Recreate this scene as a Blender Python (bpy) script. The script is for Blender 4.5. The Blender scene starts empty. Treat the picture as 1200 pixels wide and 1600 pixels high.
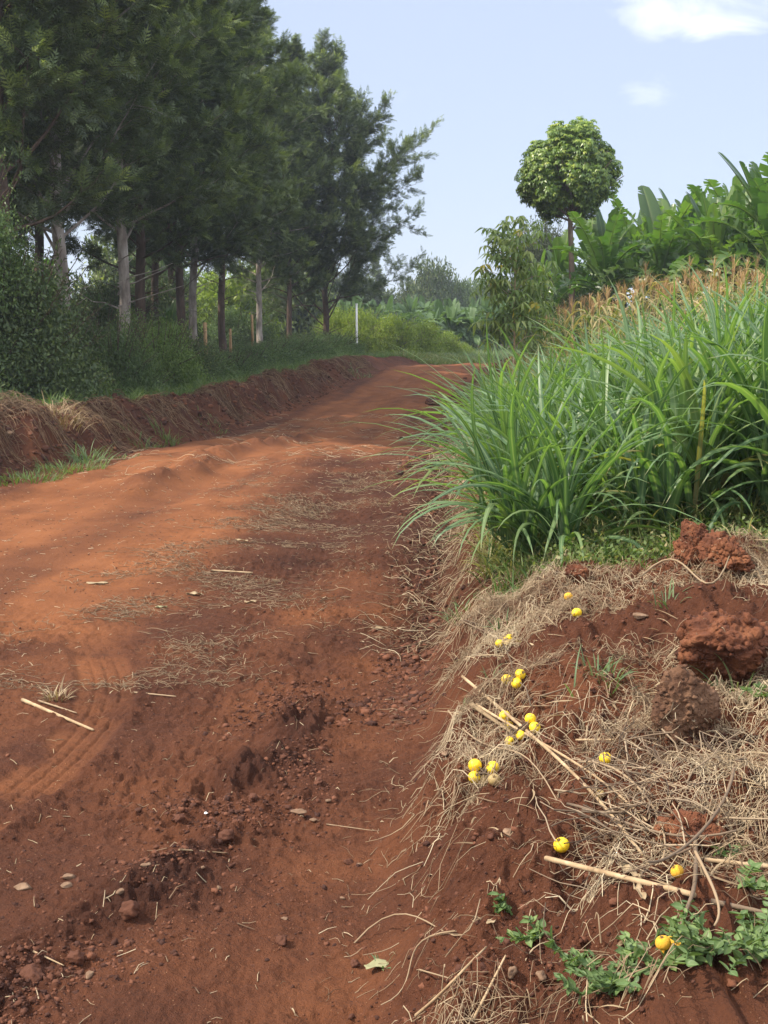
import bpy, math, random
import numpy as np
from mathutils import Vector, Matrix, noise as mnoise

random.seed(7)
rng = np.random.default_rng(7)
R = math.radians
sc = bpy.context.scene
COL = sc.collection

# ---------------------------------------------------------------- camera, sky, sun, exposure
CAM_Z = 1.55
PITCH = math.atan(270 / 2000)
cam_d = bpy.data.cameras.new("camera")
cam = bpy.data.objects.new("camera", cam_d)
COL.objects.link(cam)
cam.location = (0, 0, CAM_Z)
cam.rotation_euler = (R(90) - PITCH, 0, 0)
cam_d.sensor_fit = 'VERTICAL'
cam_d.sensor_height = 36
cam_d.lens = 45
cam_d.clip_start = 0.05
cam_d.clip_end = 5000
sc.camera = cam

SUN_AZ, SUN_EL = R(-98), R(46)
world = bpy.data.worlds.new("World")
sc.world = world
world.use_nodes = True
wn = world.node_tree
wn.nodes.clear()
def wnode(t, **kw):
    n = wn.nodes.new(t)
    for k, v in kw.items(): setattr(n, k, v)
    return n
sky = wnode('ShaderNodeTexSky', sky_type='NISHITA', sun_disc=False)
sky.sun_elevation = SUN_EL
sky.sun_rotation = SUN_AZ
sky.altitude = 300
sky.air_density = 1.0
sky.dust_density = 0.8
sky.ozone_density = 1.5
tc = wnode('ShaderNodeTexCoord')
sep = wnode('ShaderNodeSeparateXYZ')
wn.links.new(tc.outputs['Generated'], sep.inputs[0])
def wmath(op, a, b=None, clamp=False):
    n = wnode('ShaderNodeMath', operation=op, use_clamp=clamp)
    for i, q in enumerate((a, b)):
        if q is None: continue
        if isinstance(q, (int, float)): n.inputs[i].default_value = q
        else: wn.links.new(q, n.inputs[i])
    return n.outputs[0]
yy = wmath('MAXIMUM', sep.outputs[1], 0.05)
px = wmath('DIVIDE', sep.outputs[0], yy)
pz = wmath('DIVIDE', sep.outputs[2], yy)
comb = wnode('ShaderNodeCombineXYZ')
wn.links.new(px, comb.inputs[0]); wn.links.new(wmath('MULTIPLY', pz, 2.0), comb.inputs[1])
nz = wnode('ShaderNodeTexNoise'); nz.inputs['Scale'].default_value = 13; nz.inputs['Detail'].default_value = 7
nz.inputs['Roughness'].default_value = 0.55; nz.inputs['Distortion'].default_value = 0.6
wn.links.new(comb.outputs[0], nz.inputs['Vector'])
def puff(cx, cz, rx, rz, amp):
    a = wmath('DIVIDE', wmath('SUBTRACT', px, cx), rx); b = wmath('DIVIDE', wmath('SUBTRACT', pz, cz), rz)
    d = wmath('ADD', wmath('MULTIPLY', a, a), wmath('MULTIPLY', b, b))
    return wmath('MULTIPLY', wmath('POWER', wmath('SUBTRACT', 1.0, wmath('MULTIPLY', d, .5), True), 2.0), amp)
tot = None
for p in [(0.235, 0.245, .085, .03, .9), (0.31, 0.27, .07, .035, 1.0), (0.50, 0.33, .15, .05, 1.0), (0.197, 0.185, .024, .016, .55), (0.2, 0.125, .04, .016, .45),
          (0.04, 0.285, .09, .03, .40), (0.04, 0.185, .05, .014, .25), (-.6, .4, .3, .08, .8), (0.29, 0.12, .03, .02, .45)]:
    q = puff(*p)
    tot = q if tot is None else wmath('MAXIMUM', tot, q)
mask = wmath('MULTIPLY', wmath('SUBTRACT', wmath('ADD', tot, wmath('MULTIPLY', wmath('SUBTRACT', nz.outputs[0], 0.5), 3.2)), 0.40), 1.0, True)
mask = wmath('MULTIPLY', wmath('MULTIPLY', mask, wmath('MULTIPLY', tot, 1.6, True)), 0.9, True)
# unseen brighter sky overhead and behind the camera, added as fill light
sky_fill = wmath('ADD', wmath('MULTIPLY', wmath('SUBTRACT', sep.outputs[2], 0.5, True), 2.2, True), wmath('MULTIPLY', sep.outputs[1], -1.2, True), True)
sky_fill = wmath('MULTIPLY', wmath('MULTIPLY', sky_fill, wmath('MULTIPLY', sep.outputs[2], 3.0, True)), 0.85)
haz = wnode('ShaderNodeMixRGB'); haz.inputs[0].default_value = 0.72
wn.links.new(sky.outputs[0], haz.inputs[1])
haz.inputs[2].default_value = (4.55, 5.15, 6.6, 1)
mixc = wnode('ShaderNodeMixRGB')
wn.links.new(mask, mixc.inputs[0]); wn.links.new(haz.outputs[0], mixc.inputs[1])
mixc.inputs[2].default_value = (8.7, 8.9, 10.0, 1)
mixd = wnode('ShaderNodeMixRGB'); wn.links.new(sky_fill, mixd.inputs[0]); wn.links.new(mixc.outputs[0], mixd.inputs[1]); mixd.inputs[2].default_value = (15, 15.2, 15.8, 1)
bg = wnode('ShaderNodeBackground'); bg.inputs['Strength'].default_value = 0.105
out = wnode('ShaderNodeOutputWorld')
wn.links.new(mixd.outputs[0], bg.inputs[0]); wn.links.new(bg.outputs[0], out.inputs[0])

sun_d = bpy.data.lights.new("sun", 'SUN'); sun_d.energy = 4.6; sun_d.angle = R(1.5); sun_d.color = (1.0, .90, .74)
sun = bpy.data.objects.new("sun", sun_d); COL.objects.link(sun)
SUNV = Vector((math.sin(SUN_AZ) * math.cos(SUN_EL), math.cos(SUN_AZ) * math.cos(SUN_EL), math.sin(SUN_EL)))
sun.rotation_euler = SUNV.to_track_quat('Z', 'Y').to_euler(); sun.location = (-20, 5, 30)
sc.view_settings.view_transform = 'Standard'; sc.view_settings.look = 'None'
sc.view_settings.exposure = 0.66; sc.view_settings.gamma = 1
sc.cycles.max_bounces = 6; sc.cycles.diffuse_bounces = 3; sc.cycles.transmission_bounces = 3
sc.cycles.transparent_max_bounces = 4; sc.cycles.volume_bounces = 0

# ---------------------------------------------------------------- numeric noise
_perm = np.random.default_rng(3).permutation(256); _perm = np.concatenate([_perm, _perm])
_ang = np.random.default_rng(4).random(256) * 2 * np.pi
def perlin(x, y, s=0):
    x = np.asarray(x, float) + s * 17.31; y = np.asarray(y, float) + s * 9.77
    xi = np.floor(x).astype(np.int64); yi = np.floor(y).astype(np.int64)
    xf = x - xi; yf = y - yi
    u = xf * xf * xf * (xf * (xf * 6 - 15) + 10); v = yf * yf * yf * (yf * (yf * 6 - 15) + 10)
    def g(ix, iy, dx, dy):
        h = _perm[(_perm[ix & 255] + iy) & 255]; a = _ang[h]
        return np.cos(a) * dx + np.sin(a) * dy
    n00 = g(xi, yi, xf, yf); n10 = g(xi + 1, yi, xf - 1, yf); n01 = g(xi, yi + 1, xf, yf - 1); n11 = g(xi + 1, yi + 1, xf - 1, yf - 1)
    return ((n00 * (1 - u) + n10 * u) * (1 - v) + (n01 * (1 - u) + n11 * u) * v) * 1.5
def fbm(x, y, sc_, oct=4, s=0, gain=.5):
    r = 0; a = 1; f = 1 / sc_
    for i in range(oct):
        r = r + a * perlin(x * f, y * f, s + i * 3); a *= gain; f *= 2.03
    return r
def billow(x, y, sc_, oct=3, s=0):
    r = 0; a = 1; f = 1 / sc_
    for i in range(oct):
        r = r + a * (0.5 - np.abs(perlin(x * f, y * f, s + i * 5))) ; a *= .55; f *= 2.1
    return r
def ss(a, b, x):
    t = np.clip((x - a) / (b - a), 0, 1); return t * t * (3 - 2 * t)
def curve(pts, blur=1.2):
    ys = np.linspace(-40, 700, 14801)
    a = np.array(pts, float); v = np.interp(ys, a[:, 0], a[:, 1])
    k = np.exp(-0.5 * (np.arange(-80, 81) * .05 / blur) ** 2); k /= k.sum()
    v2 = np.convolve(np.pad(v, 80, mode='edge'), k, 'valid')
    return lambda y: np.interp(y, ys, v2)

# ---------------------------------------------------------------- terrain function
roadz = curve([(-5, 0), (8, .0), (12, .03), (15.5, .12), (17.5, .02), (22, -.12), (28, -.08), (35, .0), (43, .3), (50, .52), (54, .52), (60, .38), (70, .42), (80, .55), (100, .62), (150, 1.2), (300, 3), (600, 5)], .9)
xl = curve([(-10, -5.6), (3, -5.0), (8, -4.6), (13.5, -4.05), (16.5, -3.5), (21, -3.2), (28, -2.35), (38, -1.4), (45, -.4), (52, .5), (60, 3.0), (75, 10), (100, 30)], .8)
xr = curve([(-10, -.5), (3, -.06), (4.6, .09), (6.6, .26), (9.7, .48), (16, .8), (28, 1.6), (43, 3.3), (52, 5.2), (60, 9), (75, 17), (100, 40)], .6)
def flat(u, v):
    b = (800 - v) / 2000; t = CAM_Z / (math.sin(PITCH) - b * math.cos(PITCH)); return ((u - 600) / 2000 * t, (math.cos(PITCH) + b * math.sin(PITCH)) * t)
TRACK = np.array([flat(*p) for p in [(-240, 1400), (-80, 1310), (20, 1240), (110, 1165), (158, 1100), (160, 1040), (120, 975), (40, 900)]])
def polydist(x, y, P):
    best = np.full(np.shape(x), 1e9); side = np.zeros(np.shape(x))
    for a, b in zip(P[:-1], P[1:]):
        d = b - a; L2 = d @ d
        t = np.clip(((x - a[0]) * d[0] + (y - a[1]) * d[1]) / L2, 0, 1)
        qx = x - a[0] - t * d[0]; qy = y - a[1] - t * d[1]
        dist = np.hypot(qx, qy); s = np.sign(d[0] * qy - d[1] * qx)
        m = dist < best; best = np.where(m, dist, best); side = np.where(m, s, side)
    return best, side
def catmull(P, n=8):
    P = np.asarray(P, float); Q = np.vstack([2 * P[0] - P[1], P, 2 * P[-1] - P[-2]]); o = []
    for i in range(1, len(Q) - 2):
        for t in np.linspace(0, 1, n, endpoint=False):
            a, b, c, d = Q[i - 1], Q[i], Q[i + 1], Q[i + 2]
            o.append(.5 * ((2 * b) + (c - a) * t + (2 * a - 5 * b + 4 * c - d) * t * t + (3 * b - a - 3 * c + d) * t ** 3))
    o.append(P[-1]); return np.array(o)
TRK = catmull(TRACK, 5)
def terrain(x, y, full=False):
    x = np.asarray(x, float); y = np.asarray(y, float)
    zr = roadz(y)
    wob = .10 * perlin(y / .9, y * 0, 11) + .05 * perlin(y / .3, y * 0, 12)
    L = xl(y) + wob - x                      # >0 : left of the road
    Rr = x - xr(y) + wob * .8                # >0 : right of the road
    near = 1 - ss(14, 30, y)
    fadeL = 1 - .55 * ss(40, 54, y); fadeL = fadeL * (1 - ss(56, 66, y))
    # left bank
    Lw = L + .16 * fbm(x, y, .7, 3, 21) * ss(0, .2, L)
    rid = 0.62 + .16 * fbm(x * .3, y, 1.6, 3, 22)
    bankL = rid * ss(0.05, .95, Lw) * (1 - .55 * ss(1.05, 2.0, Lw)) + .25 * ss(2.5, 9, L) - .05 * np.exp(-((L - .02) / .18) ** 2)
    bankL = bankL * fadeL + (1 - fadeL) * .12 * ss(0, 2, L)
    # right bank
    wR = Rr + .12 * fbm(x, y, .45, 3, 31) * ss(0, .3, Rr)
    h1 = .27 * ss(-.02, .32, wR) + .16 * ss(.3, .75, wR) + .09 * ss(.8, 1.6, wR)
    far = ss(7, 13, y)
    h2 = .62 * ss(0, .85, wR)
    fadeR = 1 - ss(54, 66, y)
    bankR = h1 * (1 - far) + h2 * far
    bankR = bankR * fadeR + ss(1.0, 4.0, Rr) * (.45 * ss(6, 30, y)) * (1 - .5 * ss(60, 90, y))
    offr = ss(0.0, .35, Rr); offl = ss(0, .5, L)
    # berm lumps near the camera
    berm = offr * (1 - ss(6.0, 7.5, y)) * near
    lum = .0
    for cx, cy, a, sx, sy in [(1.22, 4.75, .17, .24, .30), (1.50, 5.75, .13, .25, .22), (.62, 4.25, .05, .2, .2), (.92, 3.35, -.04, .2, .2), (1.02, 3.02, .06, .16, .13), (.75, 5.7, .06, .5, .2)]:
        lum = lum + a * np.exp(-((x - cx) / sx) ** 2 - ((y - cy) / sy) ** 2)
    z = zr + bankL + bankR + lum * (1 - ss(7, 9, y))
    z = z + berm * (.06 * fbm(x, y, .35, 3, 41) + .03 * billow(x, y, .22, 2, 42))
    # road surface
    on = (1 - offl) * (1 - ss(0, .2, Rr))
    c = (x - xl(y)) / (xr(y) - xl(y))
    z = z + on * (-.05 * np.exp(-((c - .30) / .10) ** 2) - .05 * np.exp(-((c - .82) / .09) ** 2) + .04 * np.exp(-((c - .56) / .1) ** 2)) * ss(6, 12, y)
    z = z + on * (.080 * fbm(c * 5.2, y * .14, 1.0, 3, 51) + .018 * fbm(x, y * .6, .6, 2, 52)) * (.3 + .7 * ss(9, 14, y))
    # raised wheel furrow left of centre further up the road
    fx = -2.35 + .14 * (y - 14) + .15 * perlin(y / 1.5, y * 0, 61)
    fw = ss(11.5, 13.5, y) * (1 - ss(20, 24, y))
    fur = np.exp(-((x - fx) / .22) ** 2) * fw
    z = z + .15 * fur * (1 + .5 * perlin(x / .3, y / .5, 62)) - .05 * np.exp(-((x - fx - .5) / .22) ** 2) * fw
    # loose windrow of crumbs near the camera
    wx = np.interp(y, [2.4, 3.04, 3.37, 4.0, 4.9, 6.5], [-1.1, -.84, -.67, -.52, -.36, -.2])
    wind = np.exp(-((x - wx) / (.16 + .05 * perlin(x / .4, y / .4, 63))) ** 2) * ss(2.0, 2.8, y) * (1 - ss(5.0, 5.9, y))
    wind = wind * ss(-.45, .25, perlin(x / .45, y / .45, 64))
    z = z + .035 * wind
    edge = np.exp(-((Rr + .08) / .16) ** 2) * ss(5.5, 7.0, y)       # crumbled right margin
    edge2 = np.exp(-((L + .05) / .2) ** 2)
    # tyre print
    td, sd = polydist(x, y, TRK)
    tyre = (1 - ss(.105, .15, td)) * (y < 8) * (1 - ss(5.6, 7.0, y)) * (.25 + .75 * ss(-.6, 0, fbm(x, y, .35, 3, 66)))
    groove = 0
    for o in (-.07, -.012, .045):
        groove = groove + np.exp(-((td * sd - o) / .0075) ** 2)
    # roughness map
    patch = ss(-.1, .5, fbm(x, y, 1.3, 3, 71))
    smoothtrk = on * np.clip(np.exp(-((c - .36) / .28) ** 4) * ss(4.6, 8.0, y + .8 * fbm(x, y, .9, 3, 67)) + .6 * tyre, 0, 1)
    lug = tyre * .0035 * np.sign(np.sin(td * sd * 0 + (y * 1.0 + x * .6) / .011)) * (np.abs(td) < .1)
    rough = .42 + .7 * patch * on + 1.7 * wind + 1.1 * edge + .6 * edge2 + 1.25 * offr * (1 - .5 * ss(10, 20, y)) + .9 * offl * (1 - ss(1.3, 2.2, L)) + .6 * fur
    rough = rough * (1 - .85 * smoothtrk * (1 - fur * .7))
    det = .032 * (billow(x, y, .13, 2, 81) - .45) + .5 * .034 * (billow(x, y, .05, 2, 82) - .45)
    z = z + rough * det * (1 - .5 * ss(20, 50, y))
    z = z + .0022 * perlin(x / .02, y / .02, 83) * (.4 + rough) * (1 - ss(8, 14, y))
    z = z - tyre * .009 - tyre * groove * .009 + .006 * np.exp(-((td - .15) / .03) ** 2) * (y < 7) * (1 - ss(6.1, 7.2, y))
    z = z + lug * .5
    if not full: return z
    bt = 1 - ss(1.0, 1.35, L)
    lane = fbm(c * 6.0, y * .12, 1.0, 2, 54)
    orange = np.clip(smoothtrk + on * .75 * ss(15, 18, y) * ss(.1, .3, c) * (1 - ss(.75, .95, c)) + .5 * on * lane, 0, 1)
    veg = np.clip(ss(1.1, 1.7, L) + ss(1.1, 2.0, Rr) * ss(6.0, 7.2, y) + ss(62, 72, y), 0, 1)
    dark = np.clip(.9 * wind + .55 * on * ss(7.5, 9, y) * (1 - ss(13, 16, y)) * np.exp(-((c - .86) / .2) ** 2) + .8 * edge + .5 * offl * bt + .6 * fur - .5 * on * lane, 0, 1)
    return z, orange, veg, dark, L, Rr
def H(x, y): return float(terrain(np.array([x]), np.array([y]))[0])
CP, SP = math.cos(PITCH), math.sin(PITCH)
_cache = {}
def hit(u, v, ymin=2.2, ymax=140):
    """world point on the ground seen at photo pixel (u, v)"""
    a = (u - 600) / 2000; b = (800 - v) / 2000
    dy = CP + b * SP; dz = -SP + b * CP
    t = np.geomspace(ymin, ymax, 6000) / dy
    X = a * t; Y = dy * t; Z = CAM_Z + dz * t
    g = terrain(X, Y)
    i = np.argmax(Z < g) if (Z < g).any() else len(t) - 1
    return Vector((X[i], Y[i], g[i]))

# ---------------------------------------------------------------- mesh helpers
class MB:
    """collects quads with a per-vertex colour and builds ONE mesh"""
    def __init__(s): s.V = []; s.F = []; s.C = []; s.n = 0
    def add(s, V, F, C=None):
        V = np.asarray(V, float).reshape(-1, 3); F = np.asarray(F, np.int64).reshape(-1, 4)
        if C is None: C = np.full((len(V), 4), .5)
        s.V.append(V); s.F.append(F + s.n); s.C.append(np.asarray(C, float).reshape(-1, 4)); s.n += len(V)
        return s
    def mesh(s, name, mat, smooth=False):
        V = np.vstack(s.V); F = np.vstack(s.F); C = np.vstack(s.C)
        me = bpy.data.meshes.new(name)
        me.vertices.add(len(V)); me.vertices.foreach_set('co', V.astype(np.float32).ravel())
        me.loops.add(F.size); me.loops.foreach_set('vertex_index', F.astype(np.int32).ravel())
        me.polygons.add(len(F)); me.polygons.foreach_set('loop_start', np.arange(0, F.size, 4, dtype=np.int32))
        if smooth: me.polygons.foreach_set('use_smooth', np.ones(len(F), bool))
        me.update(calc_edges=True)
        at = me.attributes.new('Col', 'FLOAT_COLOR', 'POINT'); at.data.foreach_set('color', C.astype(np.float32).ravel())
        me.materials.append(mat)
        return me
    def obj(s, name, mat, parent=None, smooth=False):
        o = bpy.data.objects.new(name, s.mesh(name, mat, smooth)); COL.objects.link(o)
        if parent: o.parent = parent
        return o
def tag(o, label=None, cat=None, group=None, kind=None):
    if label: o['label'] = label
    if cat: o['category'] = cat
    if group: o['group'] = group
    if kind: o['kind'] = kind
    return o
def empty(name, loc=(0, 0, 0), rz=0, scale=1):
    o = bpy.data.objects.new(name, None); COL.objects.link(o); o.location = loc; o.rotation_euler = (0, 0, rz)
    o.scale = (scale,) * 3 if isinstance(scale, (int, float)) else scale
    o.empty_display_size = .2
    return o
def dup(o, parent=None):
    c = o.copy(); COL.objects.link(c); c.parent = parent
    for ch in list(o.children): dup(ch, c)
    return c
def colr(n, k, r=None, g=.5, b=.5, seed=None):
    """n leaves of k verts: random red channel per leaf"""
    C = np.zeros((n, k, 4)); C[..., 0] = (rng.random(n) if r is None else r)[:, None] if not np.isscalar(r) else r
    C[..., 1] = g; C[..., 2] = b; C[..., 3] = 1
    return C
def norm(a): return a / (np.linalg.norm(a, axis=-1, keepdims=True) + 1e-9)
def leafquads(mb, P, D, L, W, up=None, fold=.15, r=None, g=.5):
    n = len(P); D = norm(D)
    if up is None: up = norm(rng.normal(size=(n, 3)) + np.array([0, 0, .8]))
    S = norm(np.cross(D, up)); N = np.cross(S, D)
    L = np.broadcast_to(L, (n,))[:, None]; W = np.broadcast_to(W, (n,))[:, None]
    V = np.stack([P, P + D * L * .42 + S * W / 2 + N * W * fold, P + D * L, P + D * L * .42 - S * W / 2 + N * W * fold], 1)
    F = np.arange(n * 4).reshape(n, 4)
    mb.add(V, F, colr(n, 4, rng.random(n) if r is None else r, g))
def inst(mb, T, pos, X, Y, Z, s, r=None):
    """stamp template T=(V,F,C) with frames X,Y,Z (n,3)"""
    TV, TF, TC = T; n = len(pos)
    V = (TV[None, :, 0, None] * X[:, None] + TV[None, :, 1, None] * Y[:, None] + TV[None, :, 2, None] * Z[:, None]) * np.broadcast_to(s, (n,))[:, None, None] + pos[:, None]
    F = TF[None] + (np.arange(n) * len(TV))[:, None, None]
    C = np.repeat(TC[None], n, 0).copy()
    rr = rng.random(n) if r is None else r
    C[..., 0] = np.clip(rr[:, None] + (TC[None, :, 0] - .5) * .3, 0, 1)
    mb.add(V, F, C)
def frame(D, up=None):
    n = len(D); D = norm(D)
    if up is None: up = norm(rng.normal(size=(n, 3)) * .5 + np.array([0, 0, 1.]))
    X = norm(np.cross(D, up)); Z = np.cross(X, D)
    return X, D, Z
def blades(mb, P, az, th0, bend, L, W, nseg=8, fold=.3, twist=0, r=None, curl=1.5, wprof=None, g0=0):
    """ribbons starting at P, heading az, starting elevation th0, bending down by bend"""
    n = len(P); bc = lambda q: np.broadcast_to(q, (n,)).astype(float)
    az, th0, bend, L, W, twist = map(bc, (az, th0, bend, L, W, twist))
    s = np.linspace(0, 1, nseg + 1)
    th = th0[:, None] - bend[:, None] * s[None] ** curl
    a = az[:, None] + twist[:, None] * s[None]
    d = np.stack([np.cos(a) * np.cos(th), np.sin(a) * np.cos(th), np.sin(th)], -1)
    ds = (L / nseg)[:, None, None]
    mid = (d[:, 1:] + d[:, :-1]) / 2
    C_ = np.concatenate([np.zeros((n, 1, 3)), np.cumsum(mid * ds, 1)], 1) + P[:, None]
    S = np.stack([-np.sin(a), np.cos(a), np.zeros_like(a)], -1)
    roll = (rng.random(n) - .5)[:, None, None] * 1.2
    N = np.cross(d, S); S = S * np.cos(roll) + N * np.sin(roll); N = np.cross(d, S)
    w = (np.minimum(1, s * 5 + .45) * (1 - s ** 2.2) ** .8 if wprof is None else wprof(s)) + .015
    w = w[None, :, None] * W[:, None, None] / 2
    V = np.stack([C_ + S * w + N * w * -fold, C_ , C_ - S * w + N * w * -fold], 2)   # n, seg+1, 3, 3
    k = (nseg + 1) * 3
    i = np.arange(nseg)[:, None] * 3 + np.array([0, 1])[None]; i = i.ravel()
    f = np.stack([i, i + 1, i + 4, i + 3], -1)
    F = f[None] + (np.arange(n) * k)[:, None, None]
    C = np.zeros((n, nseg + 1, 3, 4)); C[..., 0] = (rng.random(n) if r is None else r)[:, None, None] if not np.isscalar(r) else r
    C[..., 1] = s[None, :, None]; C[:, :, 1, 2] = 1.0; C[..., 3] = 1
    mb.add(V, F, C)
    return C_
def tube(mb, P, rad, sides=6, r=.5, cap=True):
    P = np.asarray(P, float); n = len(P); rad = np.broadcast_to(rad, (n,))
    T = np.gradient(P, axis=0); T = norm(T)
    up = np.array([.13, .27, 1.]) if abs(T[0][2]) < .8 else np.array([1., .2, .1])
    X = norm(np.cross(T, up)); Y = np.cross(T, X)
    a = np.linspace(0, 2 * np.pi, sides, endpoint=False)
    V = P[:, None] + (np.cos(a)[None, :, None] * X[:, None] + np.sin(a)[None, :, None] * Y[:, None]) * rad[:, None, None]
    i, j = np.meshgrid(np.arange(n - 1), np.arange(sides), indexing='ij'); j2 = (j + 1) % sides
    F = np.stack([i * sides + j, i * sides + j2, (i + 1) * sides + j2, (i + 1) * sides + j], -1).reshape(-1, 4)
    V = V.reshape(-1, 3)
    if cap and sides % 2 == 0:
        for base in (0, (n - 1) * sides):
            for q in range(1, sides // 2):
                F = np.vstack([F, [[base + q - 1, base + q, base + sides - 1 - q, (base + sides - q) if q > 0 and sides - q < sides else base]]])
    C = np.zeros((n * sides, 4)); C[:, 0] = r; C[:, 1] = np.repeat(np.linspace(0, 1, n), sides); C[:, 3] = 1
    mb.add(V, F, C)
def tubes(mb, C3, rad, sides=3, r=None):
    """many thin 3-sided straws at once. C3: n,k,3"""
    n, k, _ = C3.shape
    T = norm(np.gradient(C3, axis=1)); up = norm(rng.normal(size=(n, 1, 3)))
    X = norm(np.cross(T, up)); Y = np.cross(T, X)
    a = np.linspace(0, 2 * np.pi, sides, endpoint=False)
    tap = np.linspace(1, .55, k)[None, :, None, None]
    rad = np.broadcast_to(rad, (n,))[:, None, None, None]
    V = C3[:, :, None] + (np.cos(a)[None, None, :, None] * X[:, :, None] + np.sin(a)[None, None, :, None] * Y[:, :, None]) * rad * tap
    i, j = np.meshgrid(np.arange(k - 1), np.arange(sides), indexing='ij'); j2 = (j + 1) % sides
    f = np.stack([i * sides + j, i * sides + j2, (i + 1) * sides + j2, (i + 1) * sides + j], -1).reshape(-1, 4)
    F = f[None] + (np.arange(n) * k * sides)[:, None, None]
    C = np.zeros((n, k, sides, 4)); C[..., 0] = (rng.random(n) if r is None else r)[:, None, None]; C[..., 1] = .5; C[..., 3] = 1
    mb.add(V, F, C)
def cubesphere(n):
    idx = {}; V = []; F = []
    def vid(p):
        k = tuple(np.round(p, 5))
        if k not in idx: idx[k] = len(V); V.append(p)
        return idx[k]
    g = np.tan(np.linspace(-1, 1, n + 1) * math.pi / 4)
    for ax in range(3):
        for sg in (-1, 1):
            for i in range(n):
                for j in range(n):
                    q = []
                    for a, b in ((i, j), (i + 1, j), (i + 1, j + 1), (i, j + 1)):
                        p = [0, 0, 0]; p[ax] = sg; p[(ax + 1) % 3] = g[a]; p[(ax + 2) % 3] = g[b]; q.append(vid(np.array(p, float)))
                    F.append(q if sg > 0 else q[::-1])
    V = np.array(V); V /= np.linalg.norm(V, axis=1, keepdims=True)
    return V, np.array(F)
_cs = {}
def lump(n, seed, size, rough=.25, freq=1.2, octs=3, flat=None):
    if n not in _cs: _cs[n] = cubesphere(n)
    V, F = _cs[n]; V = V.copy()
    off = Vector((seed * 3.1, seed * 1.7, seed * 5.3))
    gg = np.random.default_rng(seed + 1000); dk = norm(gg.normal(size=(17, 3))); hk = .62 + .38 * gg.random(17)
    cut = np.minimum(1.12, (hk[None] / np.maximum(V @ dk.T, .08)).min(1)); V = V * (cut ** .9)[:, None]
    d = np.array([mnoise.fractal(Vector(p) * freq + off, .75, 2.1, octs) for p in V])
    V = V * (1 + rough * .55 * d)[:, None]
    if flat: V[:, 2] = np.where(V[:, 2] < -flat, -flat + (V[:, 2] + flat) * .3, V[:, 2])
    return V * np.array(size), F

# ---------------------------------------------------------------- materials
def mat_new(name):
    m = bpy.data.materials.new(name); m.use_nodes = True; nt = m.node_tree; nt.nodes.clear()
    return m, nt
def ramp(nt, fac, stops, interp='LINEAR'):
    n = nt.nodes.new('ShaderNodeValToRGB'); cr = n.color_ramp; cr.interpolation = interp
    while len(cr.elements) > 1: cr.elements.remove(cr.elements[-1])
    cr.elements[0].position = stops[0][0]; cr.elements[0].color = (*stops[0][1], 1)
    for p, c in stops[1:]:
        e = cr.elements.new(p); e.color = (*c, 1)
    if fac is not None: nt.links.new(fac, n.inputs[0])
    return n.outputs[0]
def mth(nt, op, a, b=None, clamp=False):
    n = nt.nodes.new('ShaderNodeMath'); n.operation = op; n.use_clamp = clamp
    for i, q in enumerate((a, b)):
        if q is None: continue
        if isinstance(q, (int, float)): n.inputs[i].default_value = q
        else: nt.links.new(q, n.inputs[i])
    return n.outputs[0]
def mixrgb(nt, f, a, b, mode='MIX'):
    n = nt.nodes.new('ShaderNodeMixRGB'); n.blend_type = mode
    for i, q in enumerate((f, a, b)):
        if isinstance(q, (int, float)): n.inputs[i].default_value = q
        elif isinstance(q, tuple): n.inputs[i].default_value = (*q, 1)
        else: nt.links.new(q, n.inputs[i])
    return n.outputs[0]
def noise_n(nt, scale, detail=4, rough=.55, vec=None, col=False):
    n = nt.nodes.new('ShaderNodeTexNoise'); n.inputs['Scale'].default_value = scale; n.inputs['Detail'].default_value = detail
    n.inputs['Roughness'].default_value = rough
    if vec is not None: nt.links.new(vec, n.inputs['Vector'])
    return n.outputs[1 if col else 0]
def objcoord(nt):
    return nt.nodes.new('ShaderNodeTexCoord').outputs['Object']
def attr(nt):
    a = nt.nodes.new('ShaderNodeAttribute'); a.attribute_name = 'Col'
    s = nt.nodes.new('ShaderNodeSeparateColor'); nt.links.new(a.outputs['Color'], s.inputs[0])
    return s.outputs
def leafmat(name, stops, trans=.35, rough=.5, spec=.35, tip=None, rib=None, objvar=.25, tcol=(1.25, 1.35, .55)):
    m, nt = mat_new(name); ch = attr(nt)
    oi = nt.nodes.new('ShaderNodeObjectInfo')
    f = mth(nt, 'ADD', mth(nt, 'MULTIPLY', ch[0], 1 - objvar), mth(nt, 'MULTIPLY', oi.outputs['Random'], objvar))
    c = ramp(nt, f, stops)
    if rib: c = mixrgb(nt, mth(nt, 'MULTIPLY', mth(nt, 'POWER', ch[2], 6.0), .8), c, rib)
    if tip: c = mixrgb(nt, mth(nt, 'MULTIPLY', mth(nt, 'SUBTRACT', ch[1], tip[1], True), tip[2], True), c, tip[0])
    p = nt.nodes.new('ShaderNodeBsdfPrincipled'); nt.links.new(c, p.inputs['Base Color'])
    p.inputs['Roughness'].default_value = rough; p.inputs['Specular IOR Level'].default_value = spec
    t = nt.nodes.new('ShaderNodeBsdfTranslucent'); nt.links.new(mixrgb(nt, 1.0, c, tcol, 'MULTIPLY'), t.inputs[0])
    mx = nt.nodes.new('ShaderNodeMixShader'); mx.inputs[0].default_value = trans
    nt.links.new(p.outputs[0], mx.inputs[1]); nt.links.new(t.outputs[0], mx.inputs[2])
    o = nt.nodes.new('ShaderNodeOutputMaterial'); nt.links.new(mx.outputs[0], o.inputs[0])
    return m
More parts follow.
